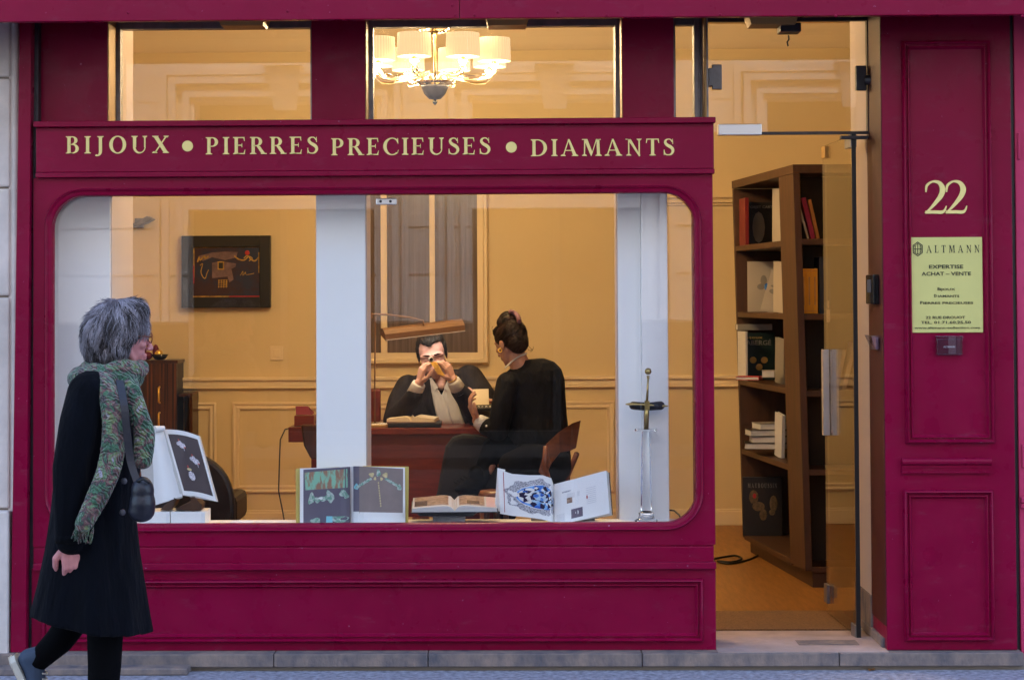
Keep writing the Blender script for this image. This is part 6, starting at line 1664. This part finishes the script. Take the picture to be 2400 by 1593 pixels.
hb_ = mb.build('hair', 'hair_base', wk, smooth=True, remesh=.006, smooth_it=4)
strands(wk, hb_, 'locks', ['hair_grey', 'hair_lilac', 'hair_charcoal', 'hair_grey', 'hair_lilac'], W_(282, 706), 5600, (.035, .075), 4, .010, .0017, .45, curl=.35)
bpy.data.objects['locks'].parent = hb_
# glasses
mb = MB(); mb.T = HT @ Matrix.Scale(.92, 4)
for sg in (-1, 1):
    c_ = Vector((sg * .034, -.096, .004)); mb.tube([c_ + Vector((.024 * math.cos(R(a)), .004 * abs(math.cos(R(a))), .019 * math.sin(R(a)))) for a in range(0, 361, 20)], .0022, 6)
    mb.tube([(sg * .058, -.092, .008), (sg * .074, -.05, .010), (sg * .084, .012, .006)], .0024, 6)
mb.tube([(-.010, -.098, .008), (0, -.104, .011), (.010, -.098, .008)], .002, 6)
mb.build('glasses', 'tortoise', wk, smooth=True)
# shoulder bag: carried, a thing of its own
bg_ = thing('shoulder_bag', 'small black shoulder bag hanging at the walking woman\u2019s side', 'bag', W_(330, 1170, -.22))
mb = MB()
for a, b, r in ((334, 1150, (.040, .045, .050)), (334, 1180, (.045, .05, .055)), (332, 1196, (.046, .048, .040))): mb.ball(W_(a, b, -.23), r, 16)
mb.build('pouch', 'leather_black', bg_, smooth=True, remesh=.006, smooth_it=3)
mb = MB(); mb.tube([W_(322, 1128, -.26), W_(336, 1122, -.275), W_(350, 1132, -.26)], .004, 8); mb.build('flap_edge', 'black', bg_, smooth=True)
mb = MB(); pts = smooth([W_(280, 890, -.16), W_(291, 950, -.215), W_(298, 1020, -.225), W_(306, 1080, -.23), W_(322, 1130, -.25)], 5)
for i in range(len(pts) - 1):
    a, b = pts[i], pts[i + 1]; mb.hexa([b + Vector((-.013, 0, 0)), b + Vector((.013, 0, 0)), b + Vector((.013, .004, 0)), b + Vector((-.013, .004, 0)), a + Vector((-.013, 0, 0)), a + Vector((.013, 0, 0)), a + Vector((.013, .004, 0)), a + Vector((-.013, .004, 0))])
mb.build('strap', 'leather_black', bg_)

# ---------------------------------------------------------------- 2. the man at the desk
YM = 2.80
M_ = lambda px, py, y=YM: P(px, py, y)
mn = thing('person', 'dark-haired man in a dark suit at the desk, bent over a gold bracelet', 'person', (M_(1025, 1000).x, YM, FL))
hc_ = M_(1013, 831, YM - .10)
HM = Matrix.Translation(hc_) @ mrot(R(4), R(22), R(-9))
mb = MB(); head(mb, HM, 1.06, 1.05)
mb.limb([M_(1022, 850, YM - .04), M_(1028, 880, YM + .02)], [.058, .064], 16); mb.limb([M_(1030, 880, YM - .05), M_(1034, 905, YM - .108)], [.040, .024], 14)
mb.rings([(M_(1030, y).x, YM + .03, M_(1030, y).z, a, b) for y, a, b in ((1060, .12, .09), (960, .14, .10), (910, .15, .09), (885, .10, .08))], 24)
W1, W2 = M_(983, 897, YM - .36), M_(1061, 890, YM - .36)
mb.limb([M_(955, 905), M_(932, 972, YM - .2), W1], [.05, .042, .027], 14); mb.limb([M_(1100, 900), M_(1118, 968, YM - .2), W2], [.05, .042, .027], 14)
hand(mb, W1, (.25, -.18, 1), (.75, .35, .05), -1, (.62, .72, .85, .95), .75, .93)
hand(mb, W2, (-.40, -.18, 1), (-.75, .35, .05), 1, (.62, .75, .85, .95), .75, .93)
mb.limb([M_(1000, 1045, YM), M_(990, 1075, YM - .35)], [.07, .06], 12); mb.limb([M_(1060, 1045, YM), M_(1070, 1075, YM - .35)], [.07, .06], 12)
mb.limb([M_(990, 1075, YM - .35), Vector((M_(990, 1060).x, YM - .33, FL + .1))], [.06, .04], 12); mb.limb([M_(1070, 1075, YM - .35), Vector((M_(1070, 1060).x, YM - .33, FL + .1))], [.06, .04], 12)
mb.build('body', 'skin_pale', mn, smooth=True, remesh=.0034, smooth_it=3)
mb = MB()
mb.rings([(M_(x, y).x, YM + .03, M_(x, y).z, a, b, t) for x, y, a, b, t in ((1025, 1040, .22, .15, 0), (1022, 985, .225, .155, 0), (1020, 930, .225, .15, .02), (1024, 900, .215, .135, .05), (1030, 880, .165, .11, .08), (1032, 868, .10, .085, .08))], 40)
mb.limb([M_(957, 908, YM + .02), M_(938, 940, YM - .08), M_(925, 985, YM - .20), M_(950, 955, YM - .28), M_(972, 925, YM - .34)], [.075, .070, .066, .055, .047], 18)
mb.limb([M_(1100, 888, YM + .02), M_(1130, 930, YM - .06), M_(1130, 985, YM - .16), M_(1100, 945, YM - .26), M_(1076, 915, YM - .33)], [.082, .078, .070, .058, .047], 18)
mb.build('jacket', 'suit', mn, smooth=True, remesh=.007, smooth_it=4)
mb = MB(); 
def chest(px, py, d=0):
    q = M_(px, py); u = (q.x - M_(1024, 930).x) / .225; return Vector((0, 0, 0)) + P(px, py, YM + .03 - .158 * math.sqrt(max(0, 1 - u * u)) - d)
sp = [(1012, 1080), (1008, 893), (1020, 881), (1044, 878), (1056, 893), (1060, 915), (1066, 940), (1074, 960), (1088, 1000)]
nc = 7
for rows in ([(890, 1007, 1012), (902, 1009, 1019), (914, 1011, 1027), (926, 1013, 1036), (950, 1017, 1047), (980, 1025, 1057), (1012, 1032, 1066)],
             [(890, 1054, 1059), (902, 1047, 1061), (914, 1041, 1062), (926, 1035, 1064), (950, 1046, 1073), (980, 1056, 1084), (1012, 1065, 1096)]):
    v = []
    for k, (y, a, b) in enumerate(rows):
        for j in range(nc):
            x = a + (b - a) * j / (nc - 1); v.append(chest(x, y, .014 + .005 * math.sin(j * 1.9 + k * 1.3)))
    mb.add(v, [(k * nc + j, k * nc + j + 1, (k + 1) * nc + j + 1, (k + 1) * nc + j) for k in range(len(rows) - 1) for j in range(nc - 1)])
shirt = mb.build('shirt', 'shirt', mn, smooth=True); sd__ = shirt.modifiers.new('s', 'SOLIDIFY'); sd__.thickness = .006; sd__.offset = 0
for pts in (((1006, 886), (1012, 885), (1027, 908), (1018, 915)), ((1058, 886), (1052, 885), (1040, 909), (1050, 917))):
    m_ = MB(); q = [chest(a, b, .024) for a, b in pts]; m_.add(q + [a + Vector((0, .004, 0)) for a in q], [(0, 1, 2, 3), (7, 6, 5, 4), (0, 4, 5, 1), (1, 5, 6, 2), (2, 6, 7, 3), (3, 7, 4, 0)]); m_.build('collar', 'shirt', shirt)
for pts in (((998, 880), (1008, 884), (1012, 930), (1026, 1000), (1008, 960), (1000, 925), (1006, 915), (996, 908)), ((1066, 878), (1056, 884), (1068, 930), (1092, 1000), (1098, 960), (1084, 925), (1078, 916), (1086, 908))):
    m_ = MB(); q = [chest(a, b, .020) for a, b in pts]; k = len(q); m_.add(q + [a + Vector((0, .010, 0)) for a in q], [tuple(range(k)), tuple(range(2 * k - 1, k - 1, -1))] + [(i, (i + 1) % k, k + (i + 1) % k, k + i) for i in range(k)]); m_.build('lapel', 'suit', mn)
for W__, e in ((W1, M_(962, 940, YM - .32)), (W2, M_(1082, 925, YM - .32))):
    ax = (W__ - e).normalized(); m_ = MB(); m_.tube([e + ax * .02, W__ - ax * .012, W__ - ax * .004], [.044, .038, .036], 20); m_.build('shirt_cuff', 'shirt', mn, smooth=True)
mb = MB(); ax = (W2 - M_(1082, 925, YM - .32)).normalized(); mb.lathe([(.029, 0), (.031, .003), (.029, .006)], W2 + ax * .004, 24, axis=ax); mb.build('bangle', 'gold', mn, smooth=True)
mb = MB(); mb.T = HM @ Matrix.Scale(1.06, 4)
mb.ball((0, .034, .042), (.0785, .088, .084), 24); mb.ball((0, .06, 0), (.070, .055, .07), 20); mb.ball((-.006, -.030, .104), (.050, .046, .028), 16); mb.ball((.03, -.008, .102), (.038, .05, .024), 14)
mb.ball((-.006, -.062, .092), (.020, .018, .016), 12)
for sg in (-1, 1): mb.limb([(sg * .070, -.006, .050), (sg * .073, -.010, .015), (sg * .072, -.014, -.02)], [.012, .008, .004], 10)
hm_ = mb.build('hair', 'hair_dark', mn, smooth=True, remesh=.004, smooth_it=2)
strands(mn, hm_, 'locks', ['hair_dark', 'black', 'hair_brown'], HM @ Vector((0, .08, .11)), 900, (.02, .04), 8, .003, .0014, .1); bpy.data.objects['locks.001'].parent = hm_
mb = MB(); mb.T = HM @ Matrix.Scale(1.06, 4)
for sg in (-1, 1): mb.limb([(sg * .014, -.088, .035), (sg * .030, -.086, .037), (sg * .048, -.070, .030)], [.0035, .0042, .0025], 8)
mb.build('eyebrows', 'hair_dark', mn, smooth=True)
# loupe and bracelet held up to the eye
lo_ = thing('loupe', 'small silver loupe held between the seated man\u2019s fingers', 'loupe', M_(1011, 843, YM - .42))
mb = MB(); a = M_(1010, 843, YM - .44); mb.lathe([(.006, -.012), (.0145, -.012), (.0155, .0), (.012, .014), (.006, .014)], a, 20, axis=(.15, -.95, .2)); mb.build('barrel', 'steel', lo_, smooth=True)
mb = MB(); mb.lathe([(.001, 0), (.009, 0), (.009, .001), (.001, .001)], a + Vector((.002, -.0125, .003)), 16, axis=(.15, -.95, .2)); mb.build('lens', 'black_gloss', lo_)
br = thing('gold_bracelet', 'broad gold link bracelet dangling from the seated man\u2019s fingers', 'bracelet', M_(1022, 865, YM - .44))
mb = MB()
for i in range(11):
    c_ = M_(1015 + i * 1.9, 848 + i * 3.0, YM - .445 - .004 * math.sin(i * .5)); 
    for j in range(5): q = c_ + Vector((-.016 + j * .008, 0, .004 - .0018 * j)); mb.ball(q, (.0046, .0035, .0036), 8)
mb.build('links', 'gold', br, smooth=True)

# ---------------------------------------------------------------- 3. the woman seated at the desk
YF = 1.92
F_ = lambda px, py, y=YF: P(px, py, y)
fw = thing('person', 'woman with a high brown bun and navy jacket, seated with her back to us', 'person', (F_(1240, 1050).x, YF, FL))
HF = Matrix.Translation(F_(1195, 803)) @ mrot(R(-138), R(22))
mb = MB(); head(mb, HF, .93)
mb.limb([F_(1208, 830, YF), F_(1226, 872, YF)], [.050, .056], 16)
mb.rings([(F_(1255, y).x, YF, F_(1255, y).z, a, b) for y, a, b in ((1090, .10, .09), (1000, .11, .09), (920, .14, .10), (888, .10, .08), (872, .06, .06))], 24)
WA, WB = F_(1118, 985, YF - .02), F_(1168, 948, YF + .25)
mb.limb([F_(1190, 900, YF - .05), F_(1168, 1012, YF - .08), WA], [.048, .042, .026], 14)
mb.limb([F_(1270, 890, YF + .10), F_(1230, 980, YF + .22), WB], [.048, .04, .026], 14)
hand(mb, WA, (-.42, -.10, .90), (.80, .1, .55), -1, (.55, .6, .7, .8), .35, .95, .3)
hand(mb, WB, (-.95, -.05, .25), (-.1, -.4, -1), 1, (.5, .6, .7, .8), .5, .95, .3)
mb.limb([F_(1275, 1082, YF), F_(1165, 1050, YF + .02)], [.06, .045], 14); mb.limb([F_(1165, 1050, YF + .02), F_(1127, 1128, YF - .04)], [.04, .03], 14)
mb.limb([F_(1290, 1090, YF - .10), F_(1245, 1082, YF - .18)], [.06, .05], 14)
mb.build('body', 'skin', fw, smooth=True, remesh=.0034, smooth_it=3)
mb = MB()
for x, y, a, b, c_, d_ in ():
    pass
RF = []
for y, xl, xr, ry in ((1050, 1188, 1336, .155), (1015, 1186, 1334, .15), (970, 1178, 1329, .135), (930, 1172, 1326, .13), (895, 1172, 1324, .125), (870, 1182, 1316, .11), (852, 1205, 1300, .085), (842, 1216, 1275, .07)):
    a, b = F_(xl, y), F_(xr, y); RF.append(((a.x + b.x) / 2, YF + .02, (a.z + b.z) / 2, (b.x - a.x) / 2, ry, -.02 if y > 900 else .08))
mb.rings(RF, 36)
mb.limb([F_(1192, 900, YF - .06), F_(1178, 950, YF - .09), F_(1168, 1008, YF - .10), F_(1140, 1000, YF - .05)], [.066, .058, .056, .046], 18)
mb.limb([F_(1288, 882, YF + .06), F_(1276, 950, YF + .18), F_(1235, 985, YF + .22), F_(1180, 955, YF + .25)], [.062, .056, .05, .04], 16)
mb.build('jacket', 'navy_suit', fw, smooth=True, remesh=.0065, smooth_it=4)
mb = MB()
for i in range(14):
    t = i / 13; q = F_(1184 + 50 * t, 862 - 34 * t - 5 * math.sin(math.pi * t), YF - .075 + .045 * t); mb.ball(q, (.0055, .010, .006), 10)
mb.build('shirt_collar', 'shirt', fw, smooth=True, remesh=.004, smooth_it=2)
mb = MB(); e_ = F_(1150, 1005, YF - .06); ax = (WA - e_).normalized(); mb.tube([WA - ax * .055, WA - ax * .012, WA - ax * .006], [.046, .039, .037], 20); cf = mb.build('shirt_cuff', 'shirt', fw, smooth=True)
mb = MB(); mb.ball(F_(1140, 998, YF - .115), (.008, .005, .006), 10); mb.build('cufflink', 'steel', cf, smooth=True)
mb = MB()
mb.limb([F_(1285, 1080, YF), F_(1210, 1052, YF), F_(1160, 1048, YF + .02), F_(1138, 1090, YF), F_(1124, 1128, YF - .04)], [.10, .085, .066, .050, .042], 18)
mb.limb([F_(1295, 1090, YF - .14), F_(1240, 1078, YF - .2), F_(1200, 1090, YF - .22), F_(1190, 1200, YF - .2)], [.10, .085, .07, .05], 18)
mb.rings([(F_(1268, y).x, YF - .02, F_(1268, y).z, a, b) for y, a, b in ((1175, .13, .13), (1120, .15, .15), (1070, .155, .155), (1035, .145, .14))], 30)
mb.build('trousers', 'trousers', fw, smooth=True, remesh=.008, smooth_it=4)
shoe(fw, F_(1138, 1152, YF - .04), F_(1078, 1158, YF - .08), (0, 0, 1), upper='trousers', sole='trousers')
mb = MB(); mb.T = HF @ Matrix.Scale(.93, 4)
mb.ball((0, .030, .036), (.081, .094, .090), 24); mb.ball((0, .06, -.01), (.068, .055, .075), 20); mb.ball((0, -.035, .080), (.058, .05, .035), 16)
for sg in (-1, 1): mb.ball((sg * .068, .005, .030), (.014, .045, .040), 12)
mb.T = None
hf_ = mb.build('hair', 'hair_brown', fw, smooth=True, remesh=.004, smooth_it=2)
strands(fw, hf_, 'locks', ['hair_brown', 'hair_dark', 'hair_brown'], HF @ Vector((0, -.09, .03)), 1300, (.04, .08), 12, .0025, .0013, -.5); bpy.data.objects['locks.002'].parent = hf_
mb = MB(); mb.ball(F_(1192, 749, YF), (.050, .048, .042), 18); mb.ball(F_(1180, 756, YF), (.034, .04, .03), 14)
bn = mb.build('bun', 'hair_brown', hf_, smooth=True, remesh=.004, smooth_it=2)
strands(fw, bn, 'bun_locks', ['hair_brown', 'hair_dark'], F_(1192, 749, YF - .06), 420, (.05, .08), 13, .0025, .0016, 0, swirl=3.0); bpy.data.objects['bun_locks'].parent = hf_
mb = MB()
c_ = F_(1209, 748, YF - .01)
for i in range(22):
    t = i / 21; a_ = R(-70 + 150 * t); mb.ball(F_(1193, 752, YF - .02) + Vector((.052 * math.cos(a_) * 1.0, -.018 + .02 * math.sin(t * 9), .048 * math.sin(a_))), (.014, .026, .013), 8)
mb.build('scrunchie', 'scrunchie', fw, smooth=True, remesh=.004, smooth_it=1)
mb = MB()
for pts in (((1236, 800), (1240, 812), (1248, 820), (1243, 824)), ((1234, 812), (1240, 821), (1249, 818), (1250, 812)), ((1160, 790), (1153, 770), (1156, 765)), ((1230, 775), (1238, 790), (1236, 800))):
    mb.tube(smooth([F_(a, b, YF - .02) for a, b in pts], 4), .0012, 5)
mb.build('stray_hair', 'hair_brown', hf_, smooth=True)
ep = F_(1172, 821, YF - .055)
mb = MB(); mb.tube([ep + Vector((.008 * math.cos(R(a)), .003 * math.sin(R(a)), .009 * math.sin(R(a)))) for a in range(0, 361, 24)], .0026, 8); mb.ball(ep + Vector((0, -.002, .010)), .004, 10); mb.build('earring', 'gold', fw, smooth=True)
cs = thing('ring_case', 'small open jewel case with a pale lining in the seated woman\u2019s hands', 'jewel case', F_(1128, 955, YF + .06))
mb = MB(); q = [F_(1107, 948, YF + .06), F_(1146, 950, YF + .08), F_(1145, 911, YF + .13), F_(1109, 912, YF + .11)]; dn = Vector((0, .010, 0))
mb.hexa([q[0], q[1], q[1] + dn, q[0] + dn, q[3], q[2], q[2] + dn, q[3] + dn]); mb.build('lid', 'cream_paper', cs, bevel=.001)
mb = MB(); q = [F_(1112, 964, YF + .0), F_(1160, 962, YF + .0), F_(1160, 952, YF + .10), F_(1112, 950, YF + .10)]; dn = Vector((0, 0, .014))
mb.hexa([a for a in q] + [a + dn for a in q]); cb_ = mb.build('tray', 'black', cs, bevel=.002)
mb = MB()
for i in range(4): mb.ball(F_(1122 + i * 9, 953, YF + .02), (.006, .006, .005), 8)
mb.build('jewels', 'steel', cb_, smooth=True)
